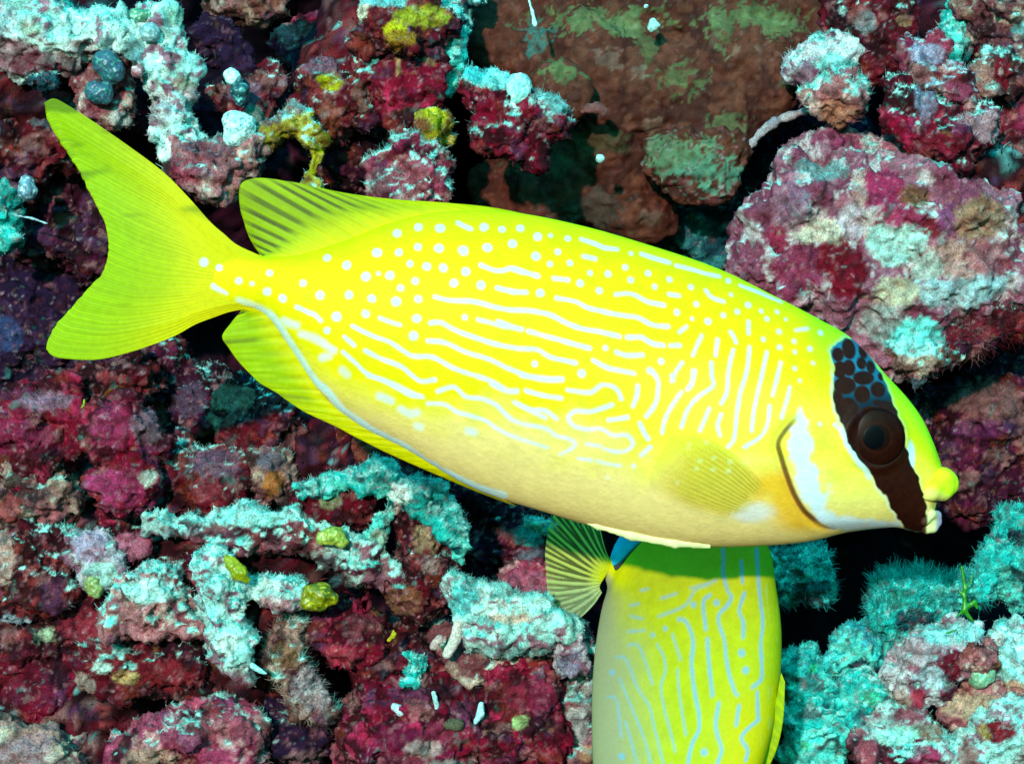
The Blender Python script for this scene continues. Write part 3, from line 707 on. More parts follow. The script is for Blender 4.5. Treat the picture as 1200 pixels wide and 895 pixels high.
squirt('yellow green leaf shaped sea squirt on the white stalk', 300, [[(264,650,3),(272,661,7),(281,671,9),(289,679,5)]], ('#8a8c04', '#a09c0c', '#b8a818'), 13, group=GS)
squirt('rounded yellow green sea squirt with orange base at the end of the pink ridge', 310, [[(362,694,10),(377,696,13),(390,701,8)],[(372,706,11),(360,706,9)]], ('#7c7406', '#4a5a10', '#b0a010'), 14, group=GS)
squirt('olive yellow sea squirt lying on the long pale ridge', 325, [[(378,630,8),(392,627,10),(400,634,8)]], ('#8aa040', '#a8a838', '#b8c870'), 15, group=GS)
rock('coral_mound', 'lavender lump with a small green bump, left of the forked ridge', 370, [[(95,645,24),(115,640,20),(105,665,22)],[(125,665,18)]], 'pale', .3, 1600, [(108,640,22,16,'#c0a0c0',.8),(125,670,20,14,'#a0c8c0',.7)])
squirt('olive green bump on the lavender lump', 340, [[(108,684,10),(112,690,10)]], ('#7a7a38', '#8a9058', '#a8a870'), 16, group=GS)
rock('coral_mound', 'small pink bead knob right of the lavender lump', 370, [[(150,640,14),(160,638,12)]], 'pink', .15, 400, [(155,640,18,14,'#b86078',.7)], h=4)
rock('coral_rock', 'crimson shelf between the rose balls and the forked ridge', 400, [[(170,655,22),(195,665,22),(220,660,20)],[(130,610,20),(170,620,20)]], 'crimson', .2, 1600)
rock('coral_rock', 'maroon pink crumbly rock low on the left edge', 385, [[(10,650,34),(40,650,32),(60,690,34)],[(15,700,36),(75,640,22)]], 'maroon', .25, 2600, [(10,650,18,26,'#c09088',.7),(20,730,16,12,'#a8b0c0',.8)])
rock('coral_rock', 'deep crimson rock in the lower left', 420, [[(30,760,44),(70,745,36),(105,730,34)],[(40,810,44),(90,790,30)],[(100,720,26)]], 'crimson', .1, 2200, [(30,790,40,30,'#6a0c24',.7),(60,740,10,8,'#c8d0b0',.7),(105,730,26,20,'#96283a',.7)])
rock('coral_rock', 'crumbly maroon and cream rock below the forked ridge', 385, [[(115,790,26),(145,785,26),(175,790,26)],[(200,785,26),(225,795,24)],[(160,770,22),(205,765,20)]], 'maroon', .28, 3400, [(150,790,16,10,'#d8a870',.9),(125,778,14,8,'#c8d8d0',.8),(200,790,26,20,'#96202c',.7),(100,800,16,14,'#b09088',.6)])
rock('coral_rock', 'pinkish tan mound in the bottom left corner', 360, [[(20,885,32),(55,880,30),(80,895,26)],[(0,870,30)]], 'tan', .15, 1800, [(40,880,40,20,'#b88890',.6)])
rock('coral_rock', 'fuzzy pink rock along the bottom edge, right of the corner mound', 365, [[(150,885,28),(190,870,30),(225,860,32),(260,850,32)],[(230,890,30),(280,880,34)],[(290,850,20)]], 'pink', .25, 3800, [(180,885,30,16,'#c09080',.7),(270,850,40,18,'#a04a5a',.6),(270,885,30,16,'#b03a60',.6)])
rock('coral_mound', 'pale pink fuzzy stalk beside the deep shadow, low centre left', 370, [[(330,765,20),(345,790,24),(365,815,24),(375,835,18)],[(345,750,16)]], 'tan', .32, 3200, [(370,805,22,24,'#c0a0a8',.7),(335,765,18,14,'#8a5a38',.7)], flen=11, fuzz_all=.4)
rock('coral_rock', 'dark purple rock below the pale pink fuzzy stalk', 430, [[(320,840,30),(345,870,34),(310,880,30)]], 'purple', .2, 1200, [(360,885,24,14,'#8a5a60',.7)])
rock('coral_lump', 'red knob below the yellow green sea squirt', 380, [[(385,745,24),(405,735,28),(430,730,26)],[(400,760,22),(435,750,20)]], 'crimson', .15, 1500, [(395,765,24,12,'#a83040',.8),(425,730,20,14,'#7a3040',.6)], group=GC)
rock('coral_lump', 'largest smooth crimson dome at the bottom of the photo', 380, [[(450,850,50),(490,850,54),(530,840,44)],[(470,890,50),(520,890,50)],[(430,880,36)]], 'crimson', .06, 1600, [(480,870,50,30,'#74103a',.6),(520,850,26,14,'#9a2c48',.6),(500,870,20,12,'#c0a0a0',.6),(520,890,30,10,'#a89898',.6)], group=GC, k=26)
rock('coral_lump', 'crimson ball with a green edged pit left of the second fish', 370, [[(610,810,36),(630,820,32),(605,850,36)],[(575,830,34),(585,870,40)],[(640,870,26)]], 'crimson', .08, 1600, [(610,840,10,8,'#a8b878',.9),(625,810,34,20,'#94203e',.6)], group=GC, k=24)
rock('coral_rock', 'maroon rock joining the speckled column to the crimson dome', 410, [[(450,780,30),(485,770,34),(520,775,30)],[(440,750,26)],[(545,790,28)]], 'maroon', .15, 1700, [(485,775,20,14,'#8a1c3a',.6),(550,810,20,12,'#a84a30',.6)])
rock('turf_ridge', 'white turquoise shelf left of the second fish tail', 340, [[(535,700,14),(560,710,22),(590,720,26),(625,728,24),(655,735,18)],[(545,735,18),(580,745,22),(620,750,18)],[(545,690,12),(560,700,14)]], 'white', .62, 4200, [(600,722,26,6,'#d8a898',.8),(545,700,16,18,'#28b0b8',.7),(600,760,40,10,'#4a7070',.6)])
rock('coral_mound', 'dusky rose ball behind the second fish tail', 400, [[(610,685,24),(635,680,24),(640,695,20)]], 'pink', .12, 700, [(620,685,30,18,'#a05068',.8)])
rock('coral_mound', 'lavender nub at the right end of the white turquoise shelf', 345, [[(665,750,14),(668,770,14),(662,785,9)]], 'pale', .2, 400, [(665,748,10,8,'#a87880',.8),(668,775,12,16,'#6a5a80',.6)], h=4)
rock('coral_rock', 'tan speckled rock under the white turquoise shelf', 385, [[(535,760,22),(560,775,24),(590,775,22)],[(515,745,14),(620,770,18)]], 'tan', .3, 2400, [(550,780,20,14,'#7a2838',.7)])
rock('coral_rock', 'turquoise and white rubble beside the belly of the second fish', 395, [[(690,765,16),(688,795,18),(680,830,22)],[(665,860,24),(690,870,22),(650,885,24)],[(680,740,12)]], 'mix', .5, 3000, [(675,845,14,20,'#b8b0b0',.6),(690,880,12,10,'#b07858',.7)])
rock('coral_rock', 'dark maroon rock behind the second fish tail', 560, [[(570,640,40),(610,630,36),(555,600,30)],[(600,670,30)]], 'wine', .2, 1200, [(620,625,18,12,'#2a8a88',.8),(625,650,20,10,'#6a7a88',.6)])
rock('turf_ridge', 'small teal tuft near the pelvic fin of the big fish', 430, [[(618,612,9),(632,618,9),(640,626,7)]], 'cyan', .5, 500, h=4)
rock('coral_mound', 'small turquoise crest between speckled column and red knob', 350, [[(478,770,8),(488,778,11),(484,790,8)]], 'cyan', .6, 300, h=4)
def tube(label, z, pts, colr, seed, name='worm_tube', cat='worm tube', group='small white worm tubes and bits'):
    (cx, cy), V, F = blob_mesh(pts, 2.5, 1.0, 1.6, 1)
    V = V + vnormals(V, F) * (0.8 * (fbm(V, 4, 2, seed) - 0.5) * 2)[:, None]
    c = np.tile(lin(colr), (len(V), 1)) * (0.7 + 0.5 * fbm(V, 4, 2, seed))[:, None]
    loc, s = at(cx, cy, z)
    o = link(name, new_mesh(name, to_world(V, s), F, c), M_REEF, None, loc)
    tag(o, label, cat, group)
tube('white tooth like stub on the tan rock, the larger of a pair', 325, [[(537,730,6),(533,750,6.5),(524,766,6)]], '#d8c0bc', 1)
tube('pinkish white stub, smaller of the pair left of the white shelf', 325, [[(515,748,5),(508,757,5)]], '#c8a0a0', 2)
tube('white crumb cluster on the crimson dome', 318, [[(463,828,5),(470,833,6),(476,830,5)],[(464,843,4),(468,848,4),(475,840,3)]], '#c0c8d8', 3)
tube('curled white worm tube on the crimson dome, right of the crumb cluster', 318, [[(508,812,3),(511,823,3),(513,833,2.6)]], '#a8c0c8', 4)
tube('thick white worm tube standing between crimson dome and crimson ball', 320, [[(564,825,3.5),(563,836,4.5),(557,846,3)]], '#b8dce4', 5)
tube('brownish grey oval chip on the crimson dome', 318, [[(522,848,6),(536,849,8)]], '#5a5040', 6, 'shell_chip', 'shell')
tube('white pointed tip sticking out below the white stalk', 300, [[(296,780,4),(305,786,3),(312,789,1.2)]], '#b0f0f4', 7)
tube('thin white thread hanging from the top edge in front of the plates', 380, [[(619,-2,1.6),(624,15,2),(627,29,3.2)]], '#c8e8ec', 8, 'white_thread', 'thread')
tube('thin white thread on the shaded rock beside the tail', 430, [[(16,252,1.4),(38,256,1.6),(55,262,1.4)]], '#a8c0d0', 9, 'white_thread', 'thread')
tube('white bead on the brown plate under the tufted crimson knob', 380, [[(703,186,5.5)]], '#b8e0e0', 10)
tube('white crumbs near the top of the brown plate', 440, [[(765,25,4),(764,33,5),(770,30,4)],[(757,8,3)]], '#a8c8c8', 11)
tube('yellow green hair like weed scrap under the tail', 350, [[(99,468,1.5),(97,478,2),(96,487,1.5)]], '#a8b820', 12, 'weed_scrap', 'seaweed')
tube('yellow sprig on the red knob beside the speckled column', 320, [[(455,750,2),(460,745,2.4),(464,742,1.6)],[(460,745,2),(461,738,1.4)]], '#c0a020', 13, 'weed_scrap', 'seaweed')

# ------------------------------------------------------------------ fish
def tile(ox, oy, sc, pts):
    return [(ox + p[0] / sc, oy + p[1] / sc) + tuple(p[2:]) for p in pts]

def seg_dist(X, Y, pts):
    d = np.full(X.shape, 1e9)
    for (x1, y1), (x2, y2) in zip(pts[:-1], pts[1:]):
        dx, dy = x2 - x1, y2 - y1
        t = np.clip(((X - x1) * dx + (Y - y1) * dy) / max(dx * dx + dy * dy, 1e-9), 0, 1)
        d = np.minimum(d, np.hypot(X - x1 - t * dx, Y - y1 - t * dy))
    return d

def poly_sd(X, Y, pts):
    """signed distance to a polygon, negative inside"""
    d = seg_dist(X, Y, list(pts) + [pts[0]])
    ins = np.zeros(X.shape, bool)
    n = len(pts)
    for i in range(n):
        x1, y1 = pts[i]
        x2, y2 = pts[(i + 1) % n]
        c = ((y1 > Y) != (y2 > Y)) & (X < (x2 - x1) * (Y - y1) / ((y2 - y1) or 1e-9) + x1)
        ins ^= c
    return np.where(ins, -d, d)

def stamp(mask, X, Y, kind, data, hw, soft=1.1, amt=1.0):
    pts = np.array([p[:2] for p in data], float)
    m = hw * 1.6 + 3
    sel = np.nonzero((X > pts[:, 0].min() - m) & (X < pts[:, 0].max() + m) & (Y > pts[:, 1].min() - m) & (Y < pts[:, 1].max() + m))[0]
    if len(sel) == 0:
        return
    x, y = X[sel], Y[sel]
    if len(pts) > 2:
        pts = catmull(pts, max(6, len(pts) * 5))
    d = seg_dist(x, y, [tuple(p) for p in pts]) if len(pts) > 1 else np.hypot(x - pts[0, 0], y - pts[0, 1])
    d = d / (0.82 + 0.36 * vnoise(np.column_stack([x, y, 0 * x]), 9.0, 90))
    mask[sel] = np.maximum(mask[sel], amt * (1 - sstep(hw - soft, hw + soft, d)))

def fish_body(top, bot, half, n, rows, far_rows, zoff=None):
    """closed body through paired outline points; returns V (photo pixels, z negative towards the camera), F, index grid of the near side"""
    m = len(top)
    t = np.linspace(0, 1, m)
    mid = (np.array(top, float) + np.array(bot, float)) / 2
    s = np.concatenate([[0], np.cumsum(np.linalg.norm(np.diff(mid, axis=0), axis=1))])
    s /= s[-1]
    A = np.column_stack([np.array(top, float), np.array(bot, float), np.array(half, float), np.zeros(m) if zoff is None else np.array(zoff, float)])
    q = np.vstack([2 * A[0] - A[1], A, 2 * A[-1] - A[-2]])
    ss = np.concatenate([[s[0] - (s[1] - s[0])], s, [s[-1] + s[-1] - s[-2]]])
    # cubic Hermite with finite-difference tangents (non-uniform)
    tan = (q[2:] - q[:-2]) / (ss[2:] - ss[:-2])[:, None]
    u = np.linspace(0, 1, n)
    i = np.clip(np.searchsorted(s, u, side='right') - 1, 0, m - 2)
    hgap = (s[i + 1] - s[i])[:, None]
    x = ((u - s[i])[:, None]) / hgap
    R = (A[i] * (2 * x ** 3 - 3 * x ** 2 + 1) + tan[i] * hgap * (x ** 3 - 2 * x ** 2 + x) + A[i + 1] * (-2 * x ** 3 + 3 * x ** 2) + tan[i + 1] * hgap * (x ** 3 - x ** 2))
    def side(r, sign, ends):
        k = np.linspace(0, 1, r)
        v = 0.6 * k + 0.4 * (0.5 - 0.5 * np.cos(math.pi * k))
        if not ends:
            v = v[1:-1]
        e = np.power(np.clip(1 - np.abs(2 * v - 1) ** 2.15, 0, 1), 0.62)
        xy = R[:, None, 0:2] * (1 - v)[None, :, None] + R[:, None, 2:4] * v[None, :, None]
        zz = sign * R[:, None, 4] * e[None] + R[:, None, 5]
        return np.concatenate([xy, zz[..., None]], -1)
    near = side(rows, -1, True)
    far = side(far_rows, 1, False)[:, ::-1]
    ring = np.concatenate([near, far], 1)
    K = ring.shape[1]
    V = ring.reshape(-1, 3)
    idx = np.arange(n * K).reshape(n, K)
    nxt = np.roll(idx, -1, 1)
    F = np.stack([idx[:-1], idx[1:], nxt[1:], nxt[:-1]], -1).reshape(-1, 4)
    c0 = V[idx[0]].mean(0)
    c1 = V[idx[-1]].mean(0)
    V = np.vstack([V, c0, c1])
    a, b = len(V) - 2, len(V) - 1
    F = np.vstack([F, np.stack([idx[0], nxt[0], np.full(K, a), np.full(K, a)], -1), np.stack([nxt[-1], idx[-1], np.full(K, b), np.full(K, b)], -1)])
    return V, F, idx[:, :rows]

def clean_quads(me):
    pass

def fin_mesh(base, outer, side_a, side_b, nu, nv, rays, th0, th1, relief, zbase, ztip, power=1.0, bend=0.0, rag=0.0):
    """Coons patch from the base (u = 0) to the outer edge (u = 1), rays along u, a closed slab"""
    B = catmull(base, nv)
    E = catmull(outer, nv, power)
    L = catmull([base[0]] + list(side_a) + [outer[0]], nu)
    R = catmull([base[-1]] + list(side_b) + [outer[-1]], nu)
    tt = np.linspace(0, 1, nv)
    nick = vnoise(np.column_stack([tt * rays * 2.0, 0 * tt, 0 * tt]), 1.0, 5) * 0.6 + vnoise(np.column_stack([tt * 9, 0 * tt, 0 * tt]), 1.0, 6) * 0.6
    u = np.linspace(0, 1, nu)[:, None, None] * (1 - rag * nick[None, :, None] * np.minimum(1, 8 * np.minimum(tt, 1 - tt))[None, :, None])
    v = np.linspace(0, 1, nv)[None, :, None]
    un = u[..., 0]
    us = np.linspace(0, 1, nu)
    Lu = np.stack([np.interp(un, us, L[:, k]) for k in (0, 1)], -1)
    Ru = np.stack([np.interp(un, us, R[:, k]) for k in (0, 1)], -1)
    C = (1 - u) * B[None] + u * E[None] + (1 - v) * Lu + v * Ru
    C -= (1 - u) * (1 - v) * B[0] + u * (1 - v) * E[0] + (1 - u) * v * B[-1] + u * v * E[-1]
    U, Vv = np.meshgrid(np.linspace(0, 1, nu), np.linspace(0, 1, nv), indexing='ij')
    ph = Vv * rays
    ray = 0.5 + 0.5 * np.cos(2 * math.pi * ph)
    fork = 0.5 + 0.5 * np.cos(4 * math.pi * ph)
    ray = ray * (1 - sstep(0.35, 0.8, U)) + (0.35 * ray + 0.65 * fork) * sstep(0.35, 0.8, U)
    Z = zbase + (ztip - zbase) * U ** 1.3 + bend * np.sin(Vv * math.pi * 2.3 + 0.6) * U
    th = th0 + (th1 - th0) * U
    rimm = np.minimum(1, 10 * np.minimum(np.minimum(Vv, 1 - Vv), 1 - U))
    th = th * (0.25 + 0.75 * rimm)
    f = np.concatenate([C, (Z - th - relief * ray * (1 - 0.6 * U))[..., None]], -1).reshape(-1, 3)
    b = np.concatenate([C, (Z + th + relief * ray * (1 - 0.6 * U))[..., None]], -1).reshape(-1, 3)
    i = np.arange(nu * nv).reshape(nu, nv)
    q = np.stack([i[:-1, :-1], i[1:, :-1], i[1:, 1:], i[:-1, 1:]], -1).reshape(-1, 4)
    n = nu * nv
    rim = np.concatenate([i[:, 0], i[-1, 1:], i[::-1, -1][1:], i[0, ::-1][1:-1]])
    rn = np.roll(rim, -1)
    F = np.vstack([q, q[:, ::-1] + n, np.stack([rn, rim, rim + n, rn + n], -1)])
    V = np.vstack([f, b])
    d = np.cross(V[q[:, 2]] - V[q[:, 0]], V[q[:, 3]] - V[q[:, 1]])
    if d[:, 2].mean() > 0:
        F = F[:, ::-1]
    UU = np.concatenate([U.ravel()] * 2)
    VV = np.concatenate([Vv.ravel()] * 2)
    RR = np.concatenate([ray.ravel()] * 2)
    return V, F, UU, VV, RR

PA = lambda pts: tile(300, 220, 3.728, pts)
PB = lambda pts: tile(600, 220, 3.728, pts)
PC = lambda pts: tile(600, 440, 3.728, pts)
PD = lambda pts: tile(300, 440, 3.728, pts)
PH = lambda pts: tile(900, 380, 4.971, pts)
PG = lambda pts: tile(900, 480, 4.971, pts)
PP = lambda pts: tile(720, 480, 4.971, pts)

DOTS = PA([(66,376,15),(55,456,20),(128,486,21),(216,421,17),(318,311,18),(406,345,20),(293,475,21),(365,568,23),(538,292,24),(621,206,20),(632,290,18),(713,179,21),(713,267,17),(810,184,24),(805,275,21),(911,283,24),(1013,270,21),(1120,254,22),(1155,185,20),(1076,189,18),(998,180,20),(681,341,18),(752,354,19),(826,362,21),(920,376,20),(492,394,23),(593,390,21),(418,475,21),(518,490,21),(622,503,23),(717,494,20),(704,416,17),(641,447,16),(870,425,20),(986,435,23),(712,577,22),(493,558,20),(698,652,23),(917,572,14),(323,628,18),(545,384,9)])
DOTS += PB([(37,184,19),(110,220,20),(167,216,14),(240,228,18),(197,289,17),(103,310,21),(163,343,16),(248,338,18),(335,381,15),(413,385,20),(487,357,17),(510,411,17),(586,381,18),(612,440,17),(677,408,17),(770,440,18),(292,425,20),(373,458,19),(122,468,20),(705,549,19),(789,515,17),(770,578,12),(838,590,19),(906,564,15),(968,546,15),(1018,517,17),(1074,543,12),(1097,577,15),(1146,546,11),(1182,578,11),(1147,633,15),(1076,666,15),(1146,700,13),(945,472,10),(938,410,14),(635,760,17),(398,704,16),(97,771,16),(297,812,22),(587,800,18),(515,293,11)])
DOTS += PC([(520,387,14),(410,437,10)])
DOTS += tile(0, 220, 3.728, [(890,325,19),(960,350,17),(1046,408,18),(1108,422,11),(1172,456,19),(1182,376,14)])
DOTS += PH([(38,48,18),(36,137,16),(125,103,14),(125,163,14),(215,145,17),(288,52,18),(228,228,13),(120,260,13),(146,328,12),(258,575,13),(345,580,14)])
LINES = [PA(l) for l in [
 [(885,160),(905,172),(940,188)],[(985,348),(1040,370),(1080,372),(1120,362),(1193,385),(1230,395)],[(1055,447),(1110,460),(1165,465)],
 [(790,485),(850,500),(950,505),(1030,525),(1100,540),(1193,545),(1280,562),(1350,597),(1420,622),(1500,636),(1578,655)],
 [(975,582),(1060,605),(1130,618),(1160,624)],[(770,598),(815,595),(880,630),(980,665),(1060,690),(1140,705),(1180,707),(1230,712),(1280,742),(1330,754),(1388,767)],
 [(760,672),(830,680),(920,720),(1030,755),(1100,790),(1180,820),(1240,837),(1330,840)],
 [(435,608),(520,650),(600,680),(690,735),(780,742),(870,790),(960,820),(1030,845),(1100,885),(1140,890)],
 [(490,715),(560,750),(640,780),(690,820),(730,845),(790,838)],[(395,720),(450,770),(500,815),(570,840),(640,870),(690,895),(735,912)],
 [(555,575),(600,592),(640,605)],[(190,525),(240,548),(270,560),(295,585)],[(400,655),(440,690)]]]
LINES += [PB(l) for l in [
 [(300,232),(350,248),(395,268)],[(405,270),(455,275)],[(308,308),(358,318)],[(560,295),(620,315),(680,332)],[(710,345),(780,362),(850,382),(900,390)],
 [(990,430),(1060,455),(1120,480),(1170,500)],[(180,405),(240,412)],[(835,455),(860,485),(910,502)],[(675,472),(715,478)],[(445,475),(490,470),(530,478),(580,505),(650,520)],
 [(190,490),(270,505),(320,530),(390,548),(470,565),(540,575),(600,605),(665,612)],[(490,658),(555,658)],[(555,660),(600,685),(645,692)],[(675,692),(715,692)],[(445,722),(490,735),(555,733)],
 [(-60,590),(0,612),(40,622)],[(70,632),(150,655),(240,680),(330,705)],[(345,755),(400,785),(460,800),(520,812)],[(715,635),(745,612)],[(810,650),(790,690),(770,735)],[(878,668),(868,735)],[(725,765),(700,800),(680,845)],[(780,800),(770,840),(750,875)],
 [(935,635),(950,660),(955,680)],[(1015,590),(1013,640)],[(0,465),(60,465)],[(0,365),(50,380),(110,392)]]]
LINES += [PC(l) for l in [
 [(40,0),(130,12),(215,15)],[(60,65),(130,85),(210,97)],[(15,115),(80,145),(140,150),(190,185)],[(235,62),(330,72),(380,42),(420,45),(450,65),(465,100)],
 [(425,125),(370,145),(330,155),(270,152),(240,180),(265,215),(320,230),(380,228),(430,255),(490,255),(515,290),(490,320),(440,325),(390,312)],[(320,293),(375,300)],[(285,355),(340,362)],[(365,365),(410,378),(460,385)],
 [(410,190),(450,185),(490,178)],[(535,45),(530,90),(515,130)],[(595,-20),(620,20),(622,60),(610,120),(570,175)],[(545,205),(560,240),(580,270)],[(550,340),(590,305)],[(680,0),(685,20)],[(770,-20),(765,40),(745,60)],
 [(720,72),(680,130),(650,190),(640,245)],[(850,-55),(850,0),(855,45),(800,85),(750,140),(720,220)],[(840,140),(820,185),(800,235)],[(945,-110),(930,-60),(920,0),(915,70),(890,120)],[(890,165),(875,210),(885,255)],
 [(1015,-120),(1005,-40),(990,20),(970,80),(955,180),(945,270),(920,305)],[(1090,-100),(1070,-20),(1050,60),(1030,150),(1020,235)],[(1150,-55),(1130,10),(1110,85)],[(1097,130),(1090,200),(1060,260),(990,305)],[(1185,50),(1150,180)],
 [(0,190),(60,210),(140,225),(190,258)],[(190,258),(240,270),(270,290),(250,315),(205,337)],[(0,258),(60,280),(150,308)],[(0,65),(20,68)]]]
LINES += [PD(l) for l in [
 [(500,0),(560,20),(620,50),(680,82),(735,92)],[(760,120),(830,125),(880,155),(950,175),(1010,195),(1050,225),(1110,255),(1193,285)],[(800,68),(870,50),(920,90),(990,100),(1050,125),(1090,165),(1130,195),(1193,215)],
 [(1030,35),(1050,45),(1100,68),(1140,65)],[(1130,115),(1193,150),(1260,180)]]]
LINES += [PH(l) for l in [[(38,225),(25,280),(10,340)],[(90,365),(75,430),(40,530)],[(140,38),(210,28)]]]
LINES += [tile(0, 220, 3.728, l) for l in [[(935,430),(960,445),(990,462)]]]
FAINT = [PA(l) for l in [[(130,585),(190,605)],[(210,640),(280,665),(350,712)],[(300,745),(330,735)],[(390,800),(410,815)]]] + [PD(l) for l in [[(550,90),(600,110)],[(640,145),(680,165),(710,160)],[(710,218),(725,222)],[(930,238),(955,245)]]]
FAINT += [tile(0, 220, 3.728, l) for l in [[(940,525),(1010,528)],[(1050,495),(1110,520),(1170,545)],[(815,508),(850,505)]]]
ANALBAND = PA([(10,535),(70,560),(120,630),(165,700),(220,780),(270,850),(320,893)]) + PD([(370,140),(450,200),(560,265),(650,310),(720,360),(790,400),(950,480),(1080,520)])

TOP = [(225,322),(248,308),(276,301),(312,301),(350,298),(405,281),(460,260),(520,247),(600,249),(680,264),(760,287),(840,314),(910,348),(960,374),(1000,398),(1041,442),(1064,467),(1081,491),(1094,519),(1103,544)]
BOT = [(228,340),(250,349),(279,357),(310,368),(340,408),(378,463),(422,499),(475,526),(555,572),(645,602),(738,628),(822,640),(900,639),(950,634),(992,624),(1030,619),(1052,618),(1068,622),(1082,622),(1093,604)]
HALF = [0.5,4,10,19,31,44,54,61,67,70,71,70,67,63,58,50,42,34,26,14]

def opercle_edge():
    return PG([(160,-10),(110,60),(55,130),(25,190),(45,270),(75,360),(120,470),(180,565),(240,620),(300,668),(380,690)])

def near_z(Vn, x, y):
    i = np.argmin((Vn[:, 0] - x) ** 2 + (Vn[:, 1] - y) ** 2)
    return Vn[i, 2]

def large_fish():
    V, F, near = fish_body(TOP, BOT, HALF, 620, 270, 24, [9, 4, 1] + [0] * 17)
    ni = near.ravel()
    X, Y = V[:, 0], V[:, 1]
    nearm = np.zeros(len(V), bool)
    nearm[ni] = True
    P = V.copy()
    # relief: raised gill cover with a free edge, cheek, lateral muscle
    E = catmull(opercle_edge(), 60)
    sd = seg_dist(X, Y, [tuple(p) for p in E])
    ex = np.interp(Y, E[:, 1], E[:, 0])
    right = (X > ex) & (Y > E[0, 1]) & (Y < 622)
    sgn = np.where(right, sd, -sd)
    inwin = sstep(E[0, 1] - 4, E[0, 1] + 22, Y) * (1 - sstep(608, 625, Y))
    lift = 5.0 * sstep(-1.5, 1.5, sgn) * (1 - sstep(10, 75, sgn)) * inwin
    groove = -3.0 * np.exp(-((sgn + 4) / 5.0) ** 2) * inwin
    mus = 1.2 * np.sin((X + 0.35 * Y) / 26.0) * sstep(300, 420, X) * (1 - sstep(800, 900, X))
    mus += 3.5 * (fbm(P, 90, 2, 4) - 0.5)
    eye_ring = 5.0 * np.exp(-((np.hypot(X - 1018, Y - 511) - 35) / 6.0) ** 2)
    V[:, 2] -= np.where(nearm, (lift + groove + mus * 0.5 + eye_ring), 0)
    # ---- colour
    n1 = fbm(P, 40, 3, 2)
    yel = lin('#ffe800') * 0.98
    c = np.tile(lin('#efc800'), (len(V), 1))
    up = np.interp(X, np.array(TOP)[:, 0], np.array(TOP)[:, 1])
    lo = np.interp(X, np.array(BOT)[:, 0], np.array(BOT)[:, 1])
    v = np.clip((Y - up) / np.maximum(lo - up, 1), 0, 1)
    c = mixc(c, lin('#d4e400'), (1 - sstep(0.0, 0.16, v)) * 0.8)                       # yellow-green back, partly cyan light from above put into the colour
    c = mixc(c, lin('#fff060'), sstep(620, 900, X) * sstep(0.25, 0.5, v) * 0.45)        # paler flank towards the head
    belly = sstep(0.60, 0.86, v + 0.10 * (n1 - 0.5) * 2 - 0.14 * (1 - sstep(380, 620, X))) * sstep(330, 430, X) * (1 - sstep(900, 990, X) * 0.3)
    c = mixc(c, lin('#f6be84'), belly * 0.85)
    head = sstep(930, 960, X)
    c = mixc(c, lin('#a4dc18'), head * (1 - sstep(0.05, 0.40, v)) * 0.8)  # green forehead and snout, mostly cyan daylight put into the skin colour
    # pattern
    m = np.zeros(len(V))
    jit = 0.85 + 0.3 * vnoise(P, 14, 90)
    for d in DOTS:
        stamp(m, X, Y, 'd', [d], d[2] / 3.728 * (0.82 - 0.14 * (d[0] > 640)), 1.7, 0.95)
    for l in LINES:
        stamp(m, X, Y, 'l', l, 2.2 - 0.35 * (l[0][0] > 790), 1.8, 0.92)
    mf = np.zeros(len(V))
    for l in FAINT:
        stamp(mf, X, Y, 'l', l, 4.2, 3.0, 0.6)
    stamp(mf, X, Y, 'l', ANALBAND, 4.6, 2.2, 0.9)
    pat = np.maximum(m * (1 - 0.45 * belly) * (1 - 0.3 * sstep(860, 940, X)), mf)
    c = mixc(c, lin('#d4e4f2'), np.clip(pat, 0, 1) * (0.72 + 0.4 * vnoise(P, 10, 61)).clip(0, 1))
    # gill region
    orange = (1 - sstep(0, 1, np.hypot((X - 893) / 44, (Y - 566) / 36)))
    orange = np.maximum(orange, (1 - sstep(12, 44, np.abs(sgn + 4))) * sstep(535, 560, Y) * (1 - sstep(612, 630, Y)) * (sgn < 0))
    c = mixc(c, lin('#f2a000'), orange * 0.85)
    pinkp = 1 - sstep(0.3, 1, np.hypot((X - 874) / 34, (Y - 598) / 17) + 0.5 * (n1 - 0.5))
    c = mixc(c, lin('#e0c8cc'), pinkp * 0.8)
    white = PG([(150,5),(185,60),(180,130),(210,190),(220,280),(270,340),(262,420),(290,470),(318,420),(320,480),(310,560),(350,600),(560,640),(740,640),(775,682),(600,694),(450,690),(300,672),(215,590),(145,490),(108,370),(80,250),(72,180),(110,90)])
    sw = poly_sd(X, Y, white)
    c = mixc(c, lin('#d8d8ea'), (1 - sstep(-4, 4, sw + 14 * (n1 - 0.5) + 5 * (vnoise(P, 7, 55) - 0.5))) * nearm * 0.92)
    rim = (1 - sstep(1.2, 4.2, np.abs(sgn + 1.0))) * sstep(478, 500, Y) * (1 - sstep(604, 618, Y))
    c = mixc(c, lin('#6e3c22'), rim * 0.9)
    # mask
    mk = PH([(325,150),(348,230),(345,320),(335,400),(350,480),(370,560),(402,595),(425,690),(480,770),(540,830)]) + PG([(555,345),(600,440),(650,488),(690,560),(752,640),(790,690),(850,712),(905,735),(905,610),(890,500),(850,400),(800,300),(765,210),(756,100),(722,20)]) + PH([(700,470),(690,420),(672,350),(640,280),(606,215),(570,140),(505,88),(440,75),(400,95)])
    sm = poly_sd(X, Y, mk) + 1.6 * (vnoise(P, 7, 8) - 0.5) * 2
    pale = (1 - sstep(2.5, 6.0, np.abs(sm - 2))) * sstep(492, 505, Y) * (1 - sstep(550, 575, Y)) * (X < 1012)
    pale = np.maximum(pale, (1 - sstep(1.2, 3.2, np.abs(sm - 1))) * (1 - sstep(0, 14, Y - 612)) * 0.4 * (0.4 + 0.6 * (X < 1000 + 0.5 * (Y - 500))))
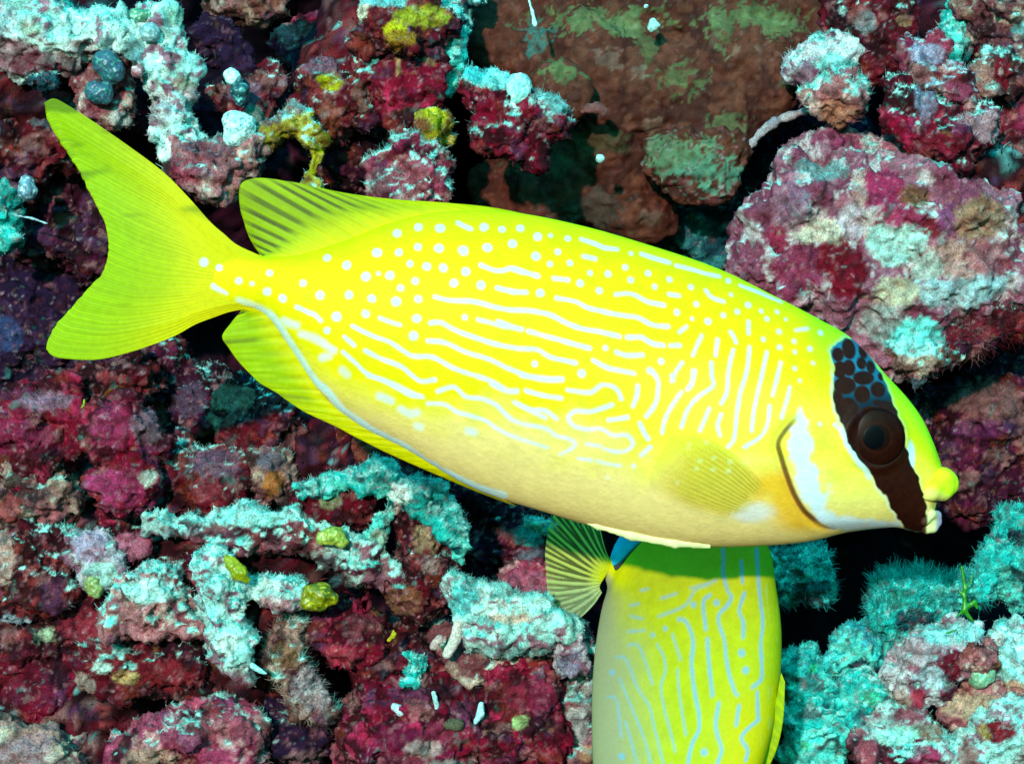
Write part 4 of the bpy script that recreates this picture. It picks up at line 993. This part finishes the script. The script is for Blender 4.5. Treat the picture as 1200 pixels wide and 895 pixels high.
    pr = (1 - sstep(0.5, 1.0, np.hypot((X - 1060) / 7, (Y - 533) / 22)))
    c = mixc(c, lin('#cfe6ee'), np.clip(np.maximum(pale * 0.85, pr), 0, 1) * nearm)
    inside = 1 - sstep(-1.2, 1.2, sm)
    mc = np.tile(lin('#2c0d06'), (len(V), 1)) * (0.75 + 0.5 * vnoise(P, 5, 3))[:, None]
    spots = PH([(380,178,30,34),(450,145,36,50),(542,160,25,36),(520,228,26,30),(578,250,24,32),(640,305,18,20),(525,312,55,34),(610,378,40,38),(510,405,40,42),(440,255,32,40),(385,265,34,42),(410,355,54,42),(360,430,30,42),(420,490,54,54),(385,540,30,40),(550,500,44,22),(650,510,44,56),(600,452,24,14)])
    d = np.full(len(V), 9.0)
    for (x, y, rx, ry) in spots:
        rx, ry = rx * 1.2, ry * 1.2
        d = np.minimum(d, (np.hypot((X - x) / (rx / 4.971), (Y - y) / (ry / 4.971)) - 1) * rx / 4.971)
    net = sstep(-0.8, 1.2, d) * (1 - sstep(470, 500, Y + (X - 985) * 0.25))
    netc = mixc(np.tile(lin('#1e6684'), (len(V), 1)), lin('#0c2230'), sstep(435, 475, Y))
    mc = mixc(mc, netc, net)
    c = mixc(c, mc, inside * nearm)
    ca, sa = math.cos(math.radians(17)), math.sin(math.radians(17))
    grain = vnoise(np.column_stack([(X * ca + Y * sa) * 0.28, (Y * ca - X * sa), 0 * X]), 2.6, 81)
    c = c * (0.93 + 0.14 * grain)[:, None] * np.array([1, 1, 1])
    c = c * (0.90 + 0.20 * fbm(P, 16, 3, 31))[:, None] * (0.97 + 0.06 * vnoise(P, 2.2, 33))[:, None]
    c = np.clip(c, 0.002, 0.98)
    loc, s = at(600, 447.5, 0)
    org = np.array([600, 447.5, 0])
    root = bpy.data.objects.new('rabbitfish', None)
    COL.objects.link(root)
    root.location = loc
    tag(root, 'large yellow fish with white dots, wavy lines and a black eye mask', 'fish', 'masked yellow rabbitfish')
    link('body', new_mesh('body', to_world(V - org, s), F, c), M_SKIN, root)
    Vn = V[ni]
    zc = lambda x, y: near_z(Vn, x, y)
    # ---- caudal fin
    fin_parts(root, org, s)
    # ---- pectoral fin
    base = PP([(880,470),(800,560),(700,620)])
    outer = PP([(395,103),(290,150),(230,260),(182,370),(200,450),(240,500)])
    fv, ff, u, vv, r = fin_mesh(base, outer, PP([(740,310),(600,200),(480,128)]), PP([(560,612),(400,560)]), 60, 140, 17, 0.5, 0.3, 0.15, 0, 0)
    zb = np.array([zc(x, y) for x, y in fv[::1, :2][::7]])
    from_idx = np.interp(np.arange(len(fv)), np.arange(0, len(fv), 7), zb)
    fv[:, 2] += from_idx + 0.5 - 8 * u
    fc = np.tile(lin('#e8c400'), (len(fv), 1))
    fc = mixc(fc, lin('#f2e890'), r * 0.5)
    dd = np.zeros(len(fv))
    for p in PP([(410,190,12),(470,285,13),(505,180,13),(550,270,12),(640,290,13),(450,330,12),(545,335,12),(635,345,13),(400,210,10),(725,295,12),(345,410,10)]):
        stamp(dd, fv[:, 0], fv[:, 1], 'd', [p], p[2] / 4.971 * 1.1, 1.0, 0.6)
    fc = mixc(fc, lin('#f4f4c8'), dd)
    al = 0.40 + 0.26 * r
    al *= (1 - 0.8 * sstep(0.55, 1.0, u)) * sstep(0.0, 0.14, u) * (0.35 + 0.65 * sstep(0, 0.12, vv)) * (0.1 + 0.9 * sstep(0, 0.3, 1 - vv))
    link('pectoral_fin', new_mesh('pectoral_fin', to_world(fv - org, s), ff, np.column_stack([fc, np.clip(al, 0, 1)])), M_FIN, root)
    # ---- pelvic fin folded along the belly
    (cx, cy), pv, pf = blob_mesh([[(672,605,2.5,-4),(700,615,4.5,-8),(740,626,6,-10),(790,635,6,-10),(830,638,4,-8)]], 5, 0.8, 3.0, 1)
    pcx = np.tile(lin('#efe0a0'), (len(pv), 1)) * (0.85 + 0.3 * vnoise(pv * np.array([.2, 1, 1]), 2.0, 5))[:, None]
    link('pelvic_fin', new_mesh('pelvic_fin', to_world(pv + np.array([cx, cy, 0]) - org, s), pf, pcx), M_SKIN, root)
    # ---- lips
    (cx, cy), pv, pf = blob_mesh([[(1080,580,4,-30),(1090,570,7,-26),(1102,560,10,-15),(1111,562,10,-6)],[(1088,580,5,-26),(1102,576,8,-15),(1113,571,8,-5)],[(1102,560,10,-8),(1104,564,12,8)]], 10, 1.0, 2.2, 1)
    pcx = mixc(np.tile(lin('#e6e420'), (len(pv), 1)), lin('#e8cf70'), sstep(2, 14, pv[:, 1] - pv[:, 0] * 0.5) * 0.85)
    pcx *= (0.9 + 0.2 * fbm(pv, 5, 2, 3))[:, None]
    link('upper_lip', new_mesh('upper_lip', to_world(pv + np.array([cx, cy, 0]) - org, s), pf, pcx), M_SKIN, root)
    (cx, cy), pv, pf = blob_mesh([[(1080,610,5,-19),(1088,601,5,-17),(1096,603,5,-9),(1097,611,5,-6),(1092,618,5,-8),(1083,620,5,-12)],[(1088,610,8,-8),(1088,607,8,6)]], 4, 1.0, 2.0, 1)
    pcx = mixc(np.tile(lin('#e4d690'), (len(pv), 1)), lin('#a890a8'), sstep(2, 9, pv[:, 0]))
    pcx = mixc(pcx, lin('#4a2418'), 1 - sstep(-8, -4, pv[:, 0]))
    link('lower_lip', new_mesh('lower_lip', to_world(pv + np.array([cx, cy, 0]) - org, s), pf, pcx), M_SKIN, root)
    # ---- eye
    ez = zc(1018, 511)
    nr, na = 40, 72
    rr = np.linspace(0, 1, nr)
    aa = np.linspace(0, 2 * math.pi, na, endpoint=False)
    R, A = np.meshgrid(rr, aa, indexing='ij')
    ev = np.stack([34 * R * np.cos(A), 34 * R * np.sin(A), -6 * np.sqrt(np.clip(1 - R ** 2, 0, 1)) + 1.5 + 5 * (R > 0.999)], -1).reshape(-1, 3)
    i = np.arange(nr * na).reshape(nr, na)
    j = np.roll(i, -1, 1)
    ef = np.stack([i[:-1], j[:-1], j[1:], i[1:]], -1).reshape(-1, 4)
    Rr = R.ravel()
    ec = np.tile(lin('#220804'), (len(ev), 1))
    ec = mixc(ec, lin('#0e0505'), sstep(0.86, 0.97, Rr))
    ec = mixc(ec, lin('#120505'), (1 - sstep(0.5, 0.6, Rr)) * 0.7)
    ec = mixc(ec, lin('#36100a'), np.exp(-((Rr - 0.5) / 0.05) ** 2) * 0.6)
    ec = ec * (0.8 + 0.4 * fbm(ev, 7, 2, 12))[:, None]
    eye = link('eye', new_mesh('eye', to_world(ev + np.array([1018, 511, ez - 1]) - org, s), ef, ec), M_EYE, root)
    pv = ev * np.array([0.42, 0.42, 0.16]) + np.array([0, 0, -3.9])
    link('pupil', new_mesh('pupil', to_world(pv + np.array([1016, 511, ez - 1]) - org, s), ef, np.tile(lin('#030308'), (len(pv), 1))), M_EYE, eye)
    return root

def fin_parts(root, org, s):
    # caudal
    base = [(306,300),(300,320),(300,345),(306,366)]
    outer = [(47,118),(52,146),(78,188),(104,234),(118,260),(123,282),(121,302),(114,320),(104,330),(92,343),(62,374),(51,396),(49,408)]
    fv, ff, u, v, r = fin_mesh(base, outer, [(278,287),(262,274),(245,259),(220,231),(190,201),(150,171),(105,140),(72,119),(58,113)], [(286,363),(270,365),(252,371),(228,380),(200,395),(155,411),(112,421),(72,420),(56,416)], 110, 230, 44, 6.0, 0.9, 0.4, 2, 20, 1.0, 5, rag=0.022)
    P = fv
    fc = np.tile(lin('#e6cc00'), (len(fv), 1))
    fc = mixc(fc, lin('#a8c400'), sstep(0.3, 0.95, u) * 0.8)
    fc = mixc(fc, lin('#f6d200'), 1 - sstep(0.2, 0.65, u))
    fc = mixc(fc, lin('#5a7404'), (1 - r) * sstep(0.35, 0.7, u) * 0.3)
    fc = mixc(fc, lin('#4e6a10'), sstep(0.62, 0.8, fbm(P * np.array([.25, 1, 1]), 26, 3, 3)) * 0.6)
    st = vnoise(np.column_stack([v * 160, u * 2.2, u * 0]), 1.0, 71)
    fc = fc * (0.85 + 0.35 * st * (0.3 + 0.7 * u))[:, None]
    m = np.zeros(len(fv))
    for d in tile(0, 220, 3.728, [(890,325,19),(960,350,17)]):
        stamp(m, fv[:, 0], fv[:, 1], 'd', [d], d[2] / 3.728, 1.2)
    stamp(m, fv[:, 0], fv[:, 1], 'l', tile(0, 220, 3.728, [(935,430),(960,445),(990,462)]), 3.6, 1.2)
    fc = mixc(fc, lin('#f0f6f8'), m)
    al = np.clip(1.0 - 0.12 * (1 - r) * sstep(0.4, 1, u), 0, 1)
    link('tail_fin', new_mesh('tail_fin', to_world(fv - org, s), ff, np.column_stack([fc, al])), M_FIN, root)
    # dorsal
    base = [(306,303),(350,300),(400,286),(450,266),(500,254),(570,250),(640,260)]
    outer = [(303,297),(290,276),(279,242),(279,214),(300,207),(340,212),(400,225),(460,233),(520,237),(580,243),(650,258)]
    fv, ff, u, v, r = fin_mesh(base, outer, [], [], 56, 280, 20, 4.0, 0.8, 0.5, 0, 4, 1.35, 3, rag=0.03)
    fc = np.tile(lin('#acb000'), (len(fv), 1))
    fc = mixc(fc, lin('#f2d000'), 1 - sstep(0.0, 0.45, u))
    fc = mixc(fc, lin('#f2d000'), sstep(0.5, 0.8, v) * 0.7)
    fc = fc * (0.78 + 0.4 * vnoise(np.column_stack([v * 130, u * 2, 0 * u]), 1.0, 72))[:, None]
    pr_ = vnoise(np.column_stack([np.floor(v * 20) * 3.7, 0 * u, 0 * u]), 1.0, 6)
    dark = (1 - sstep(0.1, 0.55, 0.5 + 0.5 * np.cos(2 * math.pi * v * 20))) * sstep(0.22 + 0.1 * pr_, 0.42 + 0.1 * pr_, u) * (1 - sstep(0.4, 0.66, v)) * (0.55 + 0.45 * pr_) * (1 - 0.6 * sstep(0.8, 1.0, u))
    fc = mixc(fc, lin('#3a2c2c'), dark * 0.9)
    al = 1 - 0.3 * dark - 0.2 * sstep(0.6, 1.0, u) * (1 - sstep(0.1, 0.35, v))
    link('dorsal_fin', new_mesh('dorsal_fin', to_world(fv - org, s), ff, np.column_stack([fc, al])), M_FIN, root)
    # anal
    base = [(284,362),(314,370),(346,414),(366,446),(392,472),(432,500),(482,526),(540,560),(604,592)]
    outer = [(281,365),(268,380),(258,395),(266,408),(280,427),(300,447),(320,459),(353,481),(391,499),(421,515),(460,534),(510,556),(560,577),(605,594)]
    fv, ff, u, v, r = fin_mesh(base, outer, [], [], 50, 240, 22, 4.0, 0.8, 0.7, 0, 4, 1.25, 3, rag=0.04)
    fc = np.tile(lin('#b0b800'), (len(fv), 1))
    fc = mixc(fc, lin('#eecc00'), np.clip(sstep(0.25, 0.6, v) + (1 - sstep(0.0, 0.5, u)), 0, 1) * 0.9)
    fc = fc * (0.75 + 0.45 * vnoise(np.column_stack([v * 110, u * 2, 0 * u]), 1.0, 73))[:, None]
    pr_ = vnoise(np.column_stack([np.floor(v * 22) * 3.7, 0 * u, 0 * u]), 1.0, 16)
    dark = (1 - sstep(0.08, 0.5, 0.5 + 0.5 * np.cos(2 * math.pi * v * 22))) * sstep(0.1 + 0.3 * pr_, 0.4 + 0.3 * pr_, u) * (1 - sstep(0.3, 0.5, v)) * sstep(0.45, 0.6, pr_)
    fc = mixc(fc, lin('#3a2c2c'), dark * 0.85)
    link('anal_fin', new_mesh('anal_fin', to_world(fv - org, s), ff, np.column_stack([fc, 1 - 0.2 * dark])), M_FIN, root)

F2Z = 230
def second_fish():
    T = lambda pts: tile(600, 655, 3.728, pts)
    # spine side on the right, belly on the left; foreshortened towards the camera lower down
    top = [(722,655),(736,652),(752,640),(790,612),(836,596),(876,606),(902,640),(910,690),(913,740),(908,800),(895,855),(872,915),(835,975),(800,1010)]
    bot = [(714,688),(716,700),(710,718),(703,750),(698,785),(695,815),(694,845),(694,885),(698,930),(706,975),(722,1015),(742,1045),(762,1060),(778,1058)]
    half = [7,10,16,24,33,42,50,56,60,60,56,48,36,16]
    zo = [112,106,96,80,60,40,20,0,-24,-46,-68,-88,-104,-112]
    V, F, near = fish_body(top, bot, half, 270, 165, 24, zo)
    X, Y = V[:, 0], V[:, 1]
    nearm = np.zeros(len(V), bool)
    nearm[near.ravel()] = True
    v = np.zeros(len(V))
    K = (len(V) - 2) // 270
    k = np.linspace(0, 1, 165)
    vv = 0.6 * k + 0.4 * (0.5 - 0.5 * np.cos(math.pi * k))
    v[near] = vv[None, :]
    n1 = fbm(V, 40, 3, 22)
    c = np.tile(lin('#b4a814'), (len(V), 1))
    c = mixc(c, lin('#98a000'), 1 - sstep(0.0, 0.15, v))
    c = c * (0.88 + 0.24 * fbm(V, 12, 3, 31))[:, None]
    c = mixc(c, lin('#e0c800'), (1 - sstep(8, 34, np.hypot(X - 722, Y - 672))) * 0.9)
    c = mixc(c, lin('#d0a800'), sstep(760, 850, Y) * (1 - sstep(0.2, 0.5, v)) * 0.8)
    c = mixc(c, lin('#a08c74'), sstep(0.58, 0.92, v + 0.1 * (n1 - 0.5)) * 0.85)
    m = np.zeros(len(V))
    LN = [[(925,-40),(925,0),(920,60),(935,130),(950,155),(930,190),(895,225),(890,260),(910,330),(915,400),(925,470),(945,540),(955,550)],[(1000,10),(1000,95)],[(1005,140),(985,190),(980,220),(995,260),(990,320)],
     [(1070,-40),(1070,80),(1075,180),(1080,260),(1065,350),(1065,440),(1060,490),(1020,520)],[(1040,540),(1040,640)],[(1045,650),(990,690),(965,725),(990,770),(980,810)],[(960,595),(945,670)],
     [(725,255),(755,265),(780,340),(770,430),(775,520),(790,620),(790,690),(760,750),(740,830),(730,890),(735,960)],[(860,150),(830,180),(835,290)],[(840,330),(842,420),(850,555)],[(875,585),(860,660),(865,710),(880,770),(860,830),(870,870),(890,890),(900,950)]]
    LT = [[(695,320),(710,370),(725,420)],[(710,460),(715,560),(735,715)],[(630,365),(655,410),(660,470),(640,530),(650,620),(670,700),(690,785)],[(510,380),(550,375),(575,430),(605,525)],[(465,435),(500,440),(540,540),(590,620),(605,690),(640,840)],
     [(470,520),(520,640),(565,750),(600,890)],[(640,250),(720,215),(760,190),(800,130),(860,105)],[(525,260),(570,265)],[(510,325),(580,312)],[(655,175),(720,150)],[(420,600),(455,610),(470,750)],[(490,690),(520,800),(545,890)],[(670,840),(685,890)],[(795,860),(795,885)],[(525,215),(560,205)],[(570,150),(600,140)],[(780,125),(860,100),(890,85)]]
    for l in LN:
        stamp(m, X, Y, 'l', T(l), 2.15, 1.5, 0.85)
    for l in LT:
        stamp(m, X, Y, 'l', T(l), 1.5, 1.4, 0.65)
    for d in T([(982,383,16),(995,452,16),(885,180,14),(788,192,12),(667,297,11),(612,328,10),(808,780,16),(440,500,12),(470,830,14)]):
        stamp(m, X, Y, 'd', [d], d[2] / 3.728, 1.2, 0.85)
    c = mixc(c, lin('#7c9cb4'), m)  # pale markings, blue ambient light put into their colour
    thin = sstep(0.72, 0.85, vnoise(np.column_stack([X * 1.0, Y * 0.12, Y * 0]), 2.2, 4)) * sstep(0.0, 0.1, 0.16 - v)
    c = mixc(c, lin('#a8b060'), thin * 0.5)
    loc, s = at(800, 800, F2Z)
    org = np.array([800, 800, 0])
    root = bpy.data.objects.new('rabbitfish', None)
    COL.objects.link(root)
    root.location = loc
    tag(root, 'second yellow fish with pale wavy lines, diving head down behind the larger masked fish', 'fish', 'masked yellow rabbitfish')
    link('body', new_mesh('body', to_world(V - org, s), F, c), M_SKIN, root)
    # tail fin fanned out, clear membrane between yellow rays
    Q = lambda pts: tile(640, 590, 7.456, pts)
    base = Q([(620,600),(560,690),(500,790),(520,850)])
    outer = Q([(490,180),(400,130),(250,80),(120,85),(75,170),(30,300),(5,480),(10,640),(20,800),(60,950),(170,1080),(250,1150)])
    fv, ff, u, vv, r = fin_mesh(base, outer, Q([(560,480),(520,330)]), Q([(450,960),(340,1080)]), 54, 240, 13, 2.0, 0.4, 1.0, 110, 124, 1.0, 4)
    fc = np.tile(lin('#c4c860'), (len(fv), 1))
    fc = mixc(fc, lin('#d8d800'), 1 - sstep(0.0, 0.35, u))
    fc = mixc(fc, lin('#a8b89c'), sstep(0.5, 0.9, vv) * 0.7)
    al = np.clip(sstep(0.35, 0.75, r) * 0.85 + (1 - sstep(0.05, 0.3, u)) + 0.12 + 0.25 * sstep(0.55, 0.9, vv), 0, 1)
    link('tail_fin', new_mesh('tail_fin', to_world(fv - org, s), ff, np.column_stack([fc, al])), M_FIN, root)
    # dorsal fin folded along the back, lower right
    base = [(908,780),(900,820),(888,860),(868,905),(840,955)]
    outer = [(912,790),(910,832),(902,868),(886,900),(850,965)]
    fv, ff, u, vv, r = fin_mesh(base, outer, [], [], 24, 160, 12, 4.0, 0.8, 0.5, -62, -66)
    fc = mixc(np.tile(lin('#c4c400'), (len(fv), 1)), lin('#8a9a10'), (1 - r) * 0.6)
    link('dorsal_fin', new_mesh('dorsal_fin', to_world(fv - org, s), ff, np.column_stack([fc, np.ones(len(fv))])), M_FIN, root)
    # gill line, eye and mask of the hidden head below the frame
    i = np.argmin((V[near.ravel(), 0] - 800) ** 2 + (V[near.ravel(), 1] - 1000) ** 2)
    z = V[near.ravel()[i], 2]
    (cx, cy), pv, pf = blob_mesh([[(800, 1000, 18, 0)]], 4, 0.5, 4.0, 1)
    link('eye', new_mesh('eye', to_world(pv + np.array([cx, cy, z]) - org, s), pf, np.tile(lin('#2a120c'), (len(pv), 1))), M_EYE, root)

def blue_fish():
    # only its rear half shows between the two yellow fish
    Q = lambda pts: tile(640, 590, 7.456, pts)
    top = Q([(560,470),(590,380),(640,290),(720,200),(860,140),(1000,150)])
    bot = Q([(600,580),(690,560),(790,470),(880,400),(980,300),(1030,220)])
    V, F, near = fish_body(top, bot, [2,6,8,9,8,3], 60, 40, 16)
    c = np.tile(lin('#18b4ee'), (len(V), 1))
    K = (len(V) - 2) // 60
    v = np.zeros(len(V))
    v[near] = np.linspace(0, 1, 40)[None]
    c = mixc(c, lin('#3c4650'), sstep(0.55, 0.66, v))
    c *= (0.85 + 0.3 * fbm(V, 6, 2, 2))[:, None]
    loc, s = at(745, 645, 330)
    org = np.array([745, 645, 0])
    root = bpy.data.objects.new('damselfish', None)
    COL.objects.link(root)
    root.location = loc
    tag(root, 'small bright blue fish with dark underside, mostly hidden between the two yellow fish', 'fish')
    link('body', new_mesh('body', to_world(V - org, s), F, c), M_SKIN, root)
    fv, ff, u, vv, r = fin_mesh(Q([(1000,150),(1015,190),(1030,220)]), Q([(1120,90),(1090,180),(1130,290)]), [], [], 16, 40, 8, 1.0, 0.4, 0.4, 0, 0)
    link('tail_fin', new_mesh('tail_fin', to_world(fv - org, s), ff, np.column_stack([np.tile(lin('#1a90c8'), (len(fv), 1)), np.ones(len(fv))])), M_FIN, root)

large_fish()
second_fish()
blue_fish()
print('reef tris', N_TRI[0])
